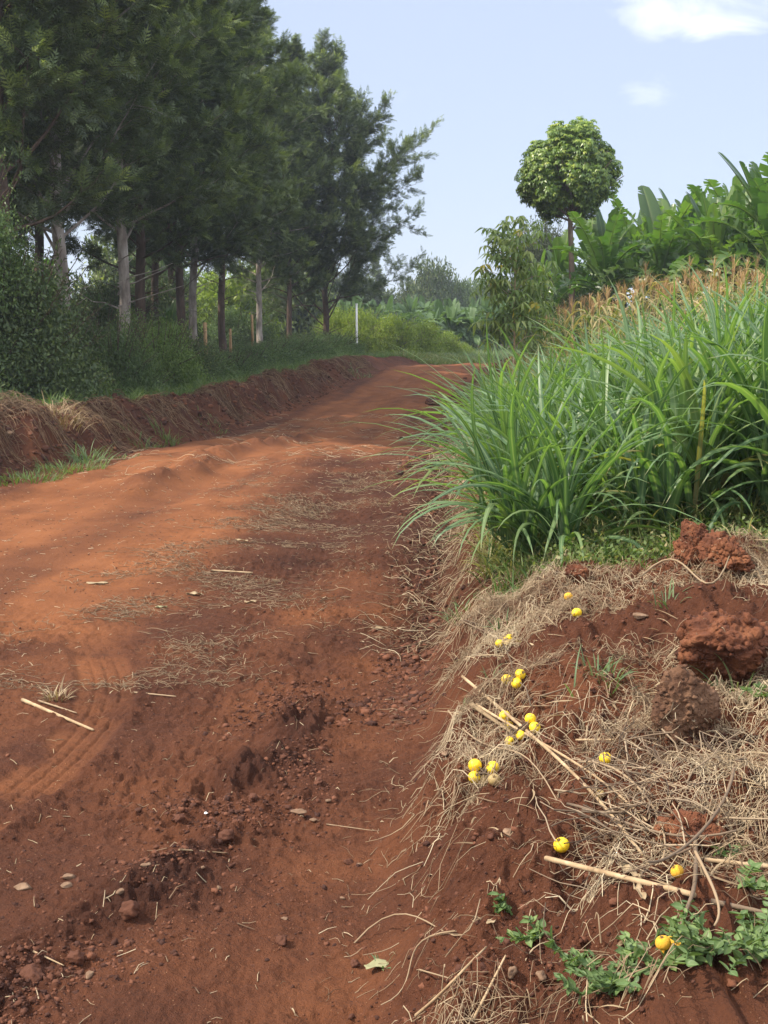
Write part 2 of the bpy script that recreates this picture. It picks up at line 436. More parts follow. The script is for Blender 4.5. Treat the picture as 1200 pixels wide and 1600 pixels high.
def solid(name, stops, scale=8, rough=.85, bump=.3, bscale=40, stretch=(1, 1, 1), spec=.25, usecol=.0, bdist=.01):
    m, nt = mat_new(name); oc = objcoord(nt)
    mp = nt.nodes.new('ShaderNodeMapping'); mp.inputs['Scale'].default_value = stretch; nt.links.new(oc, mp.inputs[0])
    f = noise_n(nt, scale, 5, .6, mp.outputs[0])
    if usecol:
        ch = attr(nt); f = mth(nt, 'ADD', mth(nt, 'MULTIPLY', f, 1 - usecol), mth(nt, 'MULTIPLY', ch[0], usecol))
    c = ramp(nt, f, stops)
    p = nt.nodes.new('ShaderNodeBsdfPrincipled'); nt.links.new(c, p.inputs['Base Color'])
    p.inputs['Roughness'].default_value = rough; p.inputs['Specular IOR Level'].default_value = spec
    if bump:
        b = nt.nodes.new('ShaderNodeBump'); b.inputs['Strength'].default_value = bump; b.inputs['Distance'].default_value = bdist
        nt.links.new(noise_n(nt, bscale, 5, .65, mp.outputs[0]), b.inputs['Height']); nt.links.new(b.outputs[0], p.inputs['Normal'])
    o = nt.nodes.new('ShaderNodeOutputMaterial'); nt.links.new(p.outputs[0], o.inputs[0])
    return m
# laterite soil; vertex colour R = packed orange dust, G = covered by plant litter, B = freshly turned darker soil
def soilmat(name):
    m, nt = mat_new(name); oc = objcoord(nt); ch = attr(nt)
    n1 = noise_n(nt, 1.3, 5, .6, oc); n2 = noise_n(nt, 14, 6, .65, oc); n3 = noise_n(nt, 90, 4, .7, oc)
    mixn = mth(nt, 'ADD', mth(nt, 'MULTIPLY', n1, .45), mth(nt, 'ADD', mth(nt, 'MULTIPLY', n2, .35), mth(nt, 'MULTIPLY', n3, .2)))
    red = ramp(nt, mixn, [(.34, (.050, .019, .012)), (.46, (.088, .033, .018)), (.56, (.120, .044, .022)), (.68, (.170, .068, .035))])
    org = ramp(nt, mixn, [(.34, (.110, .042, .018)), (.5, (.180, .066, .026)), (.66, (.245, .096, .040))])
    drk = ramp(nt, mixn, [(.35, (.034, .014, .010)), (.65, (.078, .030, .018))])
    veg = ramp(nt, n2, [(.35, (.035, .030, .016)), (.6, (.07, .066, .028)), (.75, (.13, .085, .045))])
    of = mth(nt, 'ADD', ch[0], mth(nt, 'MULTIPLY', mth(nt, 'SUBTRACT', n1, .5), 1.0), True)
    of = mth(nt, 'MULTIPLY', of, 1.0, True)
    c = mixrgb(nt, of, red, org)
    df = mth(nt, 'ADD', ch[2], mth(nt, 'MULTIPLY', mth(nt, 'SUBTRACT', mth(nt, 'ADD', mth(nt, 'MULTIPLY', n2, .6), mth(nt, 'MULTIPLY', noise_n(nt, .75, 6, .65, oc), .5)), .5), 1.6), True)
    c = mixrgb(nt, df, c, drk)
    vf = mth(nt, 'MULTIPLY', mth(nt, 'SUBTRACT', mth(nt, 'ADD', ch[1], mth(nt, 'MULTIPLY', n2, .5)), .35), 1.5, True)
    vf = mth(nt, 'MULTIPLY', vf, mth(nt, 'GREATER_THAN', ch[1], .02))
    c = mixrgb(nt, vf, c, veg)
    # pale grit and tiny straw fragments
    vo = nt.nodes.new('ShaderNodeTexVoronoi'); vo.inputs['Scale'].default_value = 75; nt.links.new(oc, vo.inputs['Vector'])
    spk = mth(nt, 'MULTIPLY', mth(nt, 'LESS_THAN', vo.outputs['Distance'], .13), mth(nt, 'GREATER_THAN', noise_n(nt, 23, 2, .5, oc), .56))
    c = mixrgb(nt, mth(nt, 'MULTIPLY', spk, .6), c, (.30, .17, .10))
    p = nt.nodes.new('ShaderNodeBsdfPrincipled'); nt.links.new(c, p.inputs['Base Color'])
    p.inputs['Roughness'].default_value = .95; p.inputs['Specular IOR Level'].default_value = .12
    b = nt.nodes.new('ShaderNodeBump'); b.inputs['Strength'].default_value = .9; b.inputs['Distance'].default_value = .022
    hh = mth(nt, 'ADD', mth(nt, 'MULTIPLY', n3, .6), mth(nt, 'MULTIPLY', noise_n(nt, 220, 3, .7, oc), .4))
    hh = mth(nt, 'ADD', hh, mth(nt, 'MULTIPLY', noise_n(nt, 30, 5, .6, oc), 1.2))
    nt.links.new(mth(nt, 'MULTIPLY', hh, mth(nt, 'SUBTRACT', 1.15, mth(nt, 'MULTIPLY', ch[0], .85))), b.inputs['Height']); nt.links.new(b.outputs[0], p.inputs['Normal'])
    o = nt.nodes.new('ShaderNodeOutputMaterial'); nt.links.new(p.outputs[0], o.inputs[0])
    return m
M_soil = soilmat('laterite_soil')
M_crumb = solid('soil_crumbs', [(.3, (.045, .017, .011)), (.5, (.090, .034, .019)), (.72, (.145, .056, .030))], scale=5, bscale=120, bump=.5, usecol=.5)
M_clod = solid('clod_red', [(.32, (.060, .020, .011)), (.5, (.135, .046, .021)), (.68, (.215, .084, .038))], scale=9, bscale=60, bump=.8, bdist=.02)
M_clodb = solid('clod_brown', [(.32, (.060, .027, .016)), (.5, (.130, .065, .036)), (.68, (.20, .112, .066))], scale=8, bscale=50, bump=.8, bdist=.02)
M_stone = solid('stone', [(.3, (.10, .055, .034)), (.55, (.20, .125, .078)), (.75, (.32, .22, .15))], scale=20, bscale=70, bump=.4)
M_straw = solid('straw', [(.15, (.10, .058, .034)), (.45, (.23, .158, .095)), (.75, (.40, .31, .20)), (.95, (.54, .45, .31))], scale=3, bump=0, rough=.7, usecol=.8)
M_root = solid('root_straw', [(.1, (.07, .036, .02)), (.5, (.15, .088, .047)), (.9, (.27, .18, .105))], scale=3, bump=0, rough=.8, usecol=.8)
M_stick = solid('dry_stick', [(.3, (.22, .145, .08)), (.55, (.36, .255, .15)), (.75, (.48, .36, .23))], scale=14, bscale=60, bump=.3, stretch=(1, 1, 1))
M_twig = solid('grey_twig', [(.2, (.06, .040, .027)), (.5, (.15, .105, .070)), (.8, (.33, .25, .165))], scale=6, bscale=60, bump=.3, usecol=.6)
M_bark = solid('grey_bark', [(.3, (.10, .08, .065)), (.48, (.24, .20, .17)), (.62, (.36, .32, .28)), (.75, (.48, .44, .39))], scale=5, bscale=14, bump=.8, bdist=.03, stretch=(1, 1, .35))
M_barkd = solid('dark_bark', [(.3, (.035, .024, .018)), (.55, (.085, .055, .04)), (.75, (.15, .10, .07))], scale=5, bscale=12, bump=.9, bdist=.03, stretch=(1, 1, .3))
M_barkr = solid('brown_bark', [(.3, (.12, .085, .06)), (.55, (.22, .16, .12)), (.75, (.33, .27, .22))], scale=7, bscale=20, bump=.5, stretch=(1, 1, .5))
M_sapbark = solid('sapling_bark', [(.3, (.28, .19, .11)), (.6, (.45, .33, .21))], scale=7, bscale=20, bump=.3)
M_wood = solid('post_wood', [(.3, (.22, .13, .06)), (.6, (.38, .25, .13)), (.8, (.5, .36, .2))], scale=7, bscale=20, bump=.4, stretch=(1, 1, .2))
M_white = solid('white_paint', [(.3, (.6, .6, .58)), (.7, (.8, .8, .78))], scale=4, bump=.1, rough=.6)
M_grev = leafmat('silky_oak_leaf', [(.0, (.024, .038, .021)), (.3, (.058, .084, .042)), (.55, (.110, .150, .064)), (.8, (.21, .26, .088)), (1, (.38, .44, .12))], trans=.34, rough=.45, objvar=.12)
M_hedge = leafmat('hedge_leaf', [(0, (.045, .082, .030)), (.5, (.085, .140, .044)), (.85, (.14, .20, .06)), (1, (.24, .28, .10))], trans=.30, objvar=.15)
M_dark = leafmat('dark_leaf', [(0, (.030, .054, .022)), (.5, (.066, .104, .036)), (.85, (.125, .165, .052)), (1, (.27, .25, .12))], trans=.25, objvar=.1)
M_weed = leafmat('bright_shrub_leaf', [(0, (.10, .16, .030)), (.5, (.20, .27, .045)), (1, (.34, .39, .075))], trans=.42, objvar=.15)
M_round = leafmat('umbrella_leaf', [(0, (.075, .14, .030)), (.5, (.15, .235, .042)), (.85, (.24, .33, .052)), (1, (.36, .42, .065))], trans=.38, rough=.35, spec=.5, objvar=.0)
M_sap = leafmat('sapling_leaf', [(0, (.12, .18, .06)), (.6, (.20, .27, .085)), (.95, (.29, .34, .12)), (1, (.45, .36, .05))], trans=.45, rough=.4, objvar=.0)
M_greybush = leafmat('grey_green_leaf', [(0, (.05, .07, .045)), (.6, (.095, .12, .080)), (1, (.17, .20, .14))], trans=.25, rough=.45)
M_ban = leafmat('banana_leaf', [(0, (.040, .085, .030)), (.5, (.085, .155, .045)), (.93, (.17, .25, .065)), (.94, (.20, .25, .07)), (1, (.24, .28, .08))], trans=.42, rough=.32, spec=.5, rib=(.26, .31, .13), objvar=.6, tcol=(1.2, 1.5, .4))
M_banf = leafmat('banana_leaf_far', [(0, (.050, .095, .040)), (1, (.12, .19, .075))], trans=.35, rough=.5, spec=.2, objvar=.3)
M_bandead = leafmat('banana_dead_leaf', [(0, (.12, .08, .045)), (1, (.25, .18, .10))], trans=.2, rough=.7)
M_banstem = solid('banana_stem', [(.3, (.06, .05, .03)), (.5, (.14, .13, .06)), (.7, (.20, .20, .09))], scale=4, bscale=10, bump=.4, stretch=(1, 1, .2))
M_nap = leafmat('napier_leaf', [(0, (.060, .120, .058)), (.35, (.100, .185, .083)), (.7, (.150, .240, .098)), (.93, (.22, .29, .11)), (1, (.30, .26, .11))], trans=.45, rough=.42, spec=.45, rib=(.30, .38, .20), tip=((.34, .24, .12), .93, 9.0), objvar=.25, tcol=(1.2, 1.35, .4))
M_grass = leafmat('verge_grass', [(0, (.055, .105, .035)), (.5, (.10, .165, .045)), (.8, (.17, .22, .07)), (1, (.36, .30, .15))], trans=.4, rough=.5, objvar=.1)
M_grassb = leafmat('blue_green_grass', [(0, (.08, .13, .06)), (.6, (.14, .20, .09)), (1, (.26, .28, .13))], trans=.35, rough=.5, objvar=.2)
M_maize = leafmat('maize_leaf', [(0, (.09, .14, .035)), (.35, (.16, .20, .055)), (.5, (.30, .25, .11)), (1, (.42, .31, .17))], trans=.35, rough=.6, objvar=.5)
M_tassel = leafmat('maize_tassel', [(0, (.24, .13, .065)), (.6, (.38, .24, .12)), (1, (.50, .36, .19))], trans=.3, rough=.7, objvar=.5)
M_weedleaf = leafmat('broad_weed_leaf', [(0, (.060, .105, .038)), (.5, (.105, .170, .055)), (1, (.19, .26, .085))], trans=.3, rough=.5, rib=(.20, .27, .12), objvar=.3)
M_fruit = solid('yellow_fruit_skin', [(.28, (.42, .24, .03)), (.36, (.74, .47, .02)), (.55, (.82, .58, .02)), (.72, (.84, .64, .06))], scale=2.2, bscale=9, bump=.12, rough=.42, spec=.4)
M_fruito = solid('ochre_fruit_skin', [(.3, (.60, .27, .03)), (.6, (.80, .46, .04))], scale=60, bscale=90, bump=.5, rough=.5)
M_fruitb = solid('spoiled_fruit_skin', [(.3, (.12, .07, .03)), (.5, (.32, .22, .09)), (.7, (.5, .42, .2))], scale=50, bump=.2, rough=.5)
M_calyx = solid('calyx', [(.3, (.09, .055, .02)), (.7, (.2, .13, .05))], scale=40, bump=0)
M_leafdry = leafmat('dry_leaf', [(0, (.15, .10, .055)), (.5, (.30, .215, .125)), (1, (.46, .36, .23))], trans=.2, rough=.7)
M_leafpale = leafmat('pale_crumpled_leaf', [(0, (.20, .20, .10)), (1, (.40, .38, .22))], trans=.2, rough=.7)

# ================================================================ THE GROUND: one fan-shaped sheet cut into named zones
def build_ground():
    ys = [-12, -9, -6, -4, -2, -1, 0, .8, 1.4, 1.8, 2.1]
    y = 2.3
    while y < 75: ys.append(y); y += max(.0085, .0026 * y) if y < 18 else .0045 * y
    while y < 900: ys.append(y); y *= 1.03
    ys.append(1400)
    ys = np.array(ys)
    t = np.concatenate([np.linspace(-9, -1.8, 14, endpoint=False), np.linspace(-1.8, -1, 50, endpoint=False), np.linspace(-1, 1, 560, endpoint=False), np.linspace(1, 1.8, 50, endpoint=False), np.linspace(1.8, 9, 14)])
    half = .32 * np.maximum(ys, 2.2) + .12
    X = t[None] * half[:, None]; Y = np.repeat(ys[:, None], len(t), 1)
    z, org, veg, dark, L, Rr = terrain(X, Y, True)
    nr, nc = X.shape
    V = np.stack([X, Y, z], -1).reshape(-1, 3)
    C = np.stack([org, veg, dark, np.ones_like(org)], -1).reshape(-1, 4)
    i, j = np.meshgrid(np.arange(nr - 1), np.arange(nc - 1), indexing='ij')
    F = np.stack([i * nc + j, i * nc + j + 1, (i + 1) * nc + j + 1, (i + 1) * nc + j], -1)
    Lc = L[:-1, :-1]; Rc = Rr[:-1, :-1]; Yc = Y[:-1, :-1]
    m_road = (Lc < .02) & (Rc < .02) & (Yc < 64)
    m_bl = (Lc >= .02) & (Lc < 1.45) & (Yc < 64)
    m_br = (Rc >= .02) & (Rc < 1.6) & (Yc < 64) & ~m_bl
    rest = ~(m_road | m_bl | m_br)
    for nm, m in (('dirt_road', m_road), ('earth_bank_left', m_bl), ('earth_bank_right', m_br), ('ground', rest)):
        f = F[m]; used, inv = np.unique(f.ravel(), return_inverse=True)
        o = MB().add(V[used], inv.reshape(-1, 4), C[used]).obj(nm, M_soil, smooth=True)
        tag(o, kind='structure')
    return
build_ground()

# ================================================================ VEGETATION BUILDERS
def frond_template():
    V = []; F = []
    def leaf(p, d, s, L, W, z=0):
        n = len(V); p = np.array(p); d = np.array(d); s = np.array(s)
        V.extend([p, p + d * L * .45 + s * W / 2, p + d * L + np.array([0, 0, z]), p + d * L * .45 - s * W / 2]); F.append([n, n + 1, n + 2, n + 3])
    for k, yq in enumerate((.12, .30, .48, .66)):
        for sg in (-1, 1):
            a = R(48); d = (sg * math.sin(a), math.cos(a), -.10); sd = (math.cos(a), -sg * math.sin(a), .15)
            leaf((0, yq, 0), d, sd, .40 - .05 * k, .085, -.05)
    leaf((0, .6, 0), (0, 1, -.1), (1, 0, 0), .45, .08)
    leaf((0, 0, 0), (0, 1, 0), (1, 0, 0), .9, .035)
    V = np.array(V); C = np.full((len(V), 4), .5)
    return V, np.array(F), C
T_frond = frond_template()
def palm_template(n=7, droop=.75, ll=1.0, w=.34):
    V = []; F = []
    for k in range(n):
        a = 2 * math.pi * k / n + .2
        d = np.array([math.cos(a), math.sin(a), 0]); s = np.array([-math.sin(a), math.cos(a), 0]); L = ll * (1 - .15 * (k % 3))
        p0 = d * .05; p1 = d * L * .45 + np.array([0, 0, -.10 * L]); p2 = d * L * .85 + np.array([0, 0, -droop * L])
        b = len(V)
        V.extend([p0, p1 + s * w * L / 2 + np.array([0, 0, -.05]), p1, p1 - s * w * L / 2 + np.array([0, 0, -.05]), p2])
        F.append([b, b + 1, b + 4, b + 2]); F.append([b, b + 2, b + 4, b + 3])
    V = np.array(V); C = np.full((len(V), 4), .5); return V, np.array(F), C
def silky_oak(seed, Ht=15, cb=3.6, Rad=3.2, tr=.15, mat_bark=None, dens=1.0, lowdead=True):
    g = np.random.default_rng(seed)
    tk = MB(); cr = MB()
    hs = np.linspace(0, Ht, 14)
    bx = np.cumsum(g.normal(0, .05, 14)); by = np.cumsum(g.normal(0, .05, 14)); bx[0] = by[0] = 0
    trunk = np.stack([bx, by, hs], 1); rad = tr * (1 - hs / Ht * .88); rad[0] *= 1.25
    tube(tk, trunk, rad, 10)
    P = []; D = []; RR = []
    nb = int(88 * dens)
    for b in range(nb):
        h = cb + (Ht - cb) * (b / nb) ** .9 * .985 + g.random() * .2
        q = (h - cb) / (Ht - cb)
        L = Rad * (.55 + .45 * math.sin(math.pi * min(1, q * 1.1 + .22))) * (1 - .72 * max(0, q - .45) / .55) * (.6 + .6 * g.random())
        a = b * 2.4 + g.random() * .8; el = R(12 + 40 * g.random() + 14 * q)
        p0 = np.array([np.interp(h, hs, bx), np.interp(h, hs, by), h])
        pts = [p0]; d = np.array([math.cos(a) * math.cos(el), math.sin(a) * math.cos(el), math.sin(el)])
        n = 6
        for k in range(n):
            d = norm(d + g.normal(0, .10, 3) + np.array([0, 0, .03])); pts.append(pts[-1] + d * L / n)
        pts = np.array(pts)
        tube(tk, pts, np.linspace(.030 * (1 - .6 * q) + .008, .006, n + 1), 4, cap=False)
        for k in range(2, n + 1):
            for s in range(3):
                a2 = a + g.normal(0, .95); dd = np.array([math.cos(a2) * .8, math.sin(a2) * .8, .28 + g.normal(0, .3)])
                l2 = L * (.22 + .2 * g.random()) * (1.15 - k / n * .4)
                q0 = pts[k]; q1 = q0 + dd * l2
                if s == 0: tube(tk, np.array([q0, (q0 + q1) / 2 + [0, 0, .04], q1]), [.010, .007, .004], 3, cap=False)
                m = max(3, int(l2 * 11))
                for t in np.linspace(.25, 1, m):
                    for z in range(3):
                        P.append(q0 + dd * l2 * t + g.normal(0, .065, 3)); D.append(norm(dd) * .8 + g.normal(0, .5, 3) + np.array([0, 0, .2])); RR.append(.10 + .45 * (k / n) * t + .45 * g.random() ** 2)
    P = np.array(P); D = np.array(D)
    X, Y, Z = frame(D)
    r = np.clip(np.array(RR), 0, 1)
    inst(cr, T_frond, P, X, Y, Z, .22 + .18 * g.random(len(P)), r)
    if lowdead:
        for k in range(7):
            h = cb * (.55 + .5 * g.random()); a = g.random() * 6.28; L = .5 + g.random() * 1.1
            p0 = np.array([0, 0, h]); pts = [p0 + np.array([math.cos(a), math.sin(a), .35]) * L * t + g.normal(0, .03, 3) * (t > 0) for t in (0, .33, .66, 1)]
            tube(tk, np.array(pts), [.022, .016, .011, .005], 4)
    return tk, cr
def place_tree(data, loc, rz, sc_, label, cat, group, bark=None, name='silky_oak_tree'):
    o = empty(name, loc, rz, sc_)
    t = bpy.data.objects.new('trunk', data[0]); COL.objects.link(t); t.parent = o
    c = bpy.data.objects.new('crown', data[1]); COL.objects.link(c); c.parent = o
    if bark: t.material_slots[0].link = 'OBJECT'; t.material_slots[0].material = bark
    tag(o, label, cat, group); return o
def build_pair(pair, mt, mc): return (pair[0].mesh('trunk', mt, True), pair[1].mesh('crown', mc))
OAK = [build_pair(silky_oak(100 + k, Ht=15 + k % 2, cb=(3.0, 2.7, 3.4, 2.9)[k], Rad=(3.3, 3.6, 3.1, 3.5)[k]), M_bark, M_grev) for k in range(4)]
OAK_S = build_pair(silky_oak(140, Ht=14.2, cb=1.6, Rad=6.0, dens=1.1, tr=.17), M_bark, M_grev)
ORD = 'first second third fourth fifth sixth seventh eighth ninth tenth eleventh twelfth'.split()
def gz(x, y): return H(x, y) - .03
GT = 'silky oak trees lining the left side of the road'
oaks = [
 # x, y, variant, rz, scale, bark, label
 (-6.15, 21.0, 0, .3, 1.0, M_barkd, 'dark trunked tall tree at the far left edge, behind the large hedge shrub'),
 (-6.30, 25.0, 1, 1.9, 1.0, M_bark, 'tall tree with pale rough trunk rising between the two dark hedge shrubs on the left'),
 (-6.15, 30.0, 2, .7, 1.0, M_bark, 'tall tree with pale grey trunk and dead forked branch, left of the bright shrub'),
 (-6.35, 34.0, 3, 2.9, 1.0, M_barkd, 'tall tree with thick dark brown trunk just right of the pale grey trunk'),
 (-5.95, 38.2, 0, 4.0, .96, M_barkd, 'tall tree with dark trunk behind the leaning pale trunk by the post'),
 (-5.85, 40.5, 1, 5.1, .95, M_bark, 'tall tree with slim pale trunk beside the short wooden post'),
 (-5.75, 46.5, 2, 2.2, .94, M_barkd, 'tall tree with thin dark trunk between the wooden post and the slim grey trunk'),
 (-5.35, 56.0, 3, 1.1, .97, M_bark, 'tall tree with slim grey trunk above the low hedge, second from the right end'),
 (-4.3, 59.5, 0, 5.7, .92, M_barkd, 'tall tree with dark trunk filling the gap before the open crowned tree'), (-8.0, 46.0, 1, .1, 1.0, M_barkd, None), (-9.5, 36.5, 2, 3.3, 1.05, M_barkd, None), (-9.4, 29.5, 0, 5.5, 1.05, M_barkd, None),
 (-9.8, 23.5, 3, 2.0, 1.0, M_barkd, None), (-8.6, 53.0, 2, 4.4, 1.02, M_barkd, None), (-13.0, 41.0, 3, .9, 1.1, M_barkd, None), (-12.5, 33.0, 1, 3.9, 1.05, M_barkd, None),
]
for x, y, v, rz, s, bk, lab in oaks:
    place_tree(OAK[v], (x, y, gz(x, y)), rz, s, lab or 'dark tall tree of the second row, half hidden behind the roadside trees', 'tree', GT if lab else 'silky oak trees of the hidden second row', bk)
place_tree(OAK_S, (-2.75, 62, gz(-2.75, 62) - .1), 2.3, 1.0, 'open crowned tree with sky between its branches at the right end of the tree row', 'tree', GT, M_barkd)

def bush(seed, rx, ry, rz_, nblob=70, nleaf=26000, leaf=.055, twigs=60, wisp=.25, shape=.35, asp=.5):
    g = np.random.default_rng(seed); st = MB(); lf = MB()
    u = norm(g.normal(size=(nblob, 3))); u[:, 2] = np.abs(u[:, 2]) * 1.05 - .12
    rr = (.55 + .45 * g.random(nblob))
    c = u * np.array([rx, ry, rz_]) * rr[:, None] * .82; c[:, 2] += rz_ * .12
    c[:, :2] += g.normal(0, .05, (nblob, 2))
    br = (.20 + .16 * g.random(nblob)) * min(rx, ry, rz_) * 1.1
    k = g.integers(0, nblob, nleaf)
    d = norm(g.normal(size=(nleaf, 3))); rad = br[k] * (g.random(nleaf) ** .45) * (1 + wisp * g.random(nleaf))
    P = c[k] + d * rad[:, None] * np.array([1, 1, .85])
    P = P[P[:, 2] > .0]; n = len(P); d = d[:n]
    D = norm(d + g.normal(0, .7, (n, 3)) + np.array([0, 0, -.1])); up = norm(d + g.normal(0, .5, (n, 3)) + np.array([0, 0, .9]))
    tone = np.repeat(g.random(nblob)[None], 1, 0)[0]
    r = np.clip(tone[k[:n]] * .35 + g.random(n) * .65, 0, 1)
    leafquads(lf, P, D, leaf * (.7 + .7 * g.random(n)), leaf * asp * (.8 + .5 * g.random(n)), up, .2, r)
    for t in range(twigs):
        a = g.random() * 6.28; uu = norm(np.array([math.cos(a), math.sin(a), .5 + g.random() * 1.3]))
        e = uu * np.array([rx, ry, rz_]) * (1.0 + .25 * g.random()); b0 = np.array([math.cos(a) * .15, math.sin(a) * .15, 0])
        m = (b0 + e) / 2 + np.array([0, 0, .15 * rz_]) + g.normal(0, .05, 3)
        pts = np.array([b0, m, e]); tube(st, pts, [.02, .012, .003], 4, cap=False)
        q = e + (e - m) * g.random((9, 1)) * .0 + (m - e) * g.random((9, 1)) * .45
        leafquads(lf, q, norm(g.normal(size=(9, 3)) + uu), leaf * 1.1, leaf * asp, None, .2, g.random(9))
    return st, lf
BD = build_pair(bush(1, 1.6, 1.6, 2.2, 90, 52000, .060), M_barkd, M_dark)
BH = build_pair(bush(2, 1.4, 1.3, 1.7, 80, 40000, .050), M_barkd, M_hedge)
BH2 = build_pair(bush(3, 1.3, 1.3, 1.25, 60, 34000, .055, asp=.4), M_barkd, M_hedge)
BW = build_pair(bush(4, 1.3, 1.3, 1.2, 44, 26000, .12, wisp=.6, asp=.26), M_barkr, M_weed)
BG = build_pair(bush(5, 1.5, 1.5, 1.7, 75, 30000, .075), M_barkd, M_greybush)
def place_bush(data, x, y, s, rz, label, cat='shrub', group=None, name='shrub', z=None, leafm=None):
    o = empty(name, (x, y, gz(x, y) - .05 if z is None else z), rz, s)
    t = bpy.data.objects.new('stems', data[0]); COL.objects.link(t); t.parent = o
    c = bpy.data.objects.new('foliage', data[1]); COL.objects.link(c); c.parent = o
    if leafm: c.material_slots[0].link = 'OBJECT'; c.material_slots[0].material = leafm
    return tag(o, label, cat, group)
HG = 'shrubs of the overgrown hedge under the trees'
place_bush(BD, -5.95, 19.6, (1.15, 1.0, 1.3), .4, 'very large dark leathery leaved shrub at the left edge of the photo', group=HG)
place_bush(BH, -6.3, 18.9, (1.05, .9, 1.35), 2.4, 'tall green climbing shrub over the dark shrub at the left edge', group=HG, z=1.9)
place_bush(BD, -6.3, 23.6, (.95, .9, 1.05), 1.9, 'dark shrub below the pale rough trunk, right of the very large shrub', group=HG)
place_bush(BH, -5.15, 24.6, (.75, .8, 1.15), 3.1, 'mid green shrub between the dark shrub and the bright round shrub', group=HG)
place_bush(BH, -4.95, 28.0, (.85, .9, 1.18), .2, 'bright green rounded shrub below the thick dark trunk', group=HG, leafm=leafmat('bright_hedge_leaf', [(0, (.07, .12, .035)), (.5, (.12, .19, .045)), (1, (.22, .29, .075))], trans=.35, objvar=.1))
place_bush(BH2, -5.55, 21.6, (.95, .9, .95), 1.2, 'low weedy shrub in front of the hedge near the left edge', group=HG)
place_bush(BH2, -5.0, 25.3, (.7, .8, .80), 4.0, 'low weedy shrub at the foot of the hedge, left of the bright round shrub', group=HG)
place_bush(BD, -5.1, 31.2, (.75, .8, .74), .9, 'dark low shrub just right of the bright round shrub', group=HG)
lowh = [(-4.75, 34.5, .85), (-4.5, 37.5, .8), (-4.2, 40.5, .85), (-3.9, 43.5, .9), (-3.4, 46.5, .9), (-2.9, 49.5, .95), (-2.35, 52.5, 1.0), (-1.9, 55.5, 1.0)]
for k, (x, y, s) in enumerate(lowh):
    place_bush((BH2, BH)[k % 2], x, y, (s, s * 1.1, s * (.95, .72)[k % 2]), k * 1.3, 'dark green low shrub, ' + ORD[k] + ' from the left in the low hedge under the tree row', group='low hedge shrubs under the tree row')
# understorey far behind the first row
for k, (x, y, s, m) in enumerate([(-10.5, 33, 1.5, 1), (-12.5, 40, 1.7, 2), (-9, 44, 1.3, 0), (-13, 48, 1.9, 1), (-9.5, 52, 1.6, 0), (-11, 60, 1.9, 2), (-7.5, 66, 1.8, 1), (-14, 34, 1.6, 0), (-16, 55, 2.2, 1), (-8.5, 38, 1.1, 0), (-9.3, 27, 1.1, 0), (-11.5, 25, 1.4, 1)]):
    place_bush((BD, BH, BW)[m], x, y, s, k * 1.7, 'green shrub of the undergrowth seen between the tree trunks', group='undergrowth shrubs behind the first trees')
# bright shrubs beyond the end of the hedge
SH = 'sunlit yellow green shrubs where the road bends'
for x, y, s, rz, lab in [(-1.1, 67.5, (1.3, 1.2, 1.85), .3, 'tallest sunlit yellow green shrub, next to the end of the dark hedge'), (.55, 68.0, (1.25, 1.2, 1.65), 1.9, 'second sunlit shrub from the dark hedge, in the middle of the bright shrubs'),
                         (2.0, 69.0, (1.15, 1.1, 1.45), 3.1, 'third sunlit shrub from the dark hedge, above the road bend'), (3.25, 70.0, (.85, .9, 1.05), 4.4, 'smallest sunlit shrub tapering down to the road at its bend'),
                         (4.3, 71.5, (.6, .6, .6), 5.1, 'little round green shrub low on the verge just right of the sunlit shrubs'), (-2.5, 68.5, (1.2, .9, 1.9), 2.2, 'sunlit shrub half hidden behind the end of the dark hedge')]:
    place_bush(BW, x, y, s, rz, lab, group=SH)
# grey green tree behind the round tree, and shrubs around its foot
place_bush(BG, 5.75, 47, (.78, .8, 1.6), .5, 'grey green bushy tree behind the round crowned tree', cat='tree', name='bushy_tree', z=3.2)
place_bush(BG, 5.75, 44, (.75, .8, 1.5), 2.5, 'dark shrub under the grey green tree', z=.6, leafm=M_hedge)
place_bush(BD, 5.6, 37, (1.0, 1.0, 1.1), 1.5, 'dark shrub at the foot of the round crowned tree', leafm=M_hedge)
place_bush(BH2, 3.85, 29, (.55, .8, 1.2), .5, 'leafy green shrub behind the slender sapling')
place_bush(BH, 5.2, 31, (.9, .9, .95), 1.5, 'leafy shrub between the sapling and the banana plants')

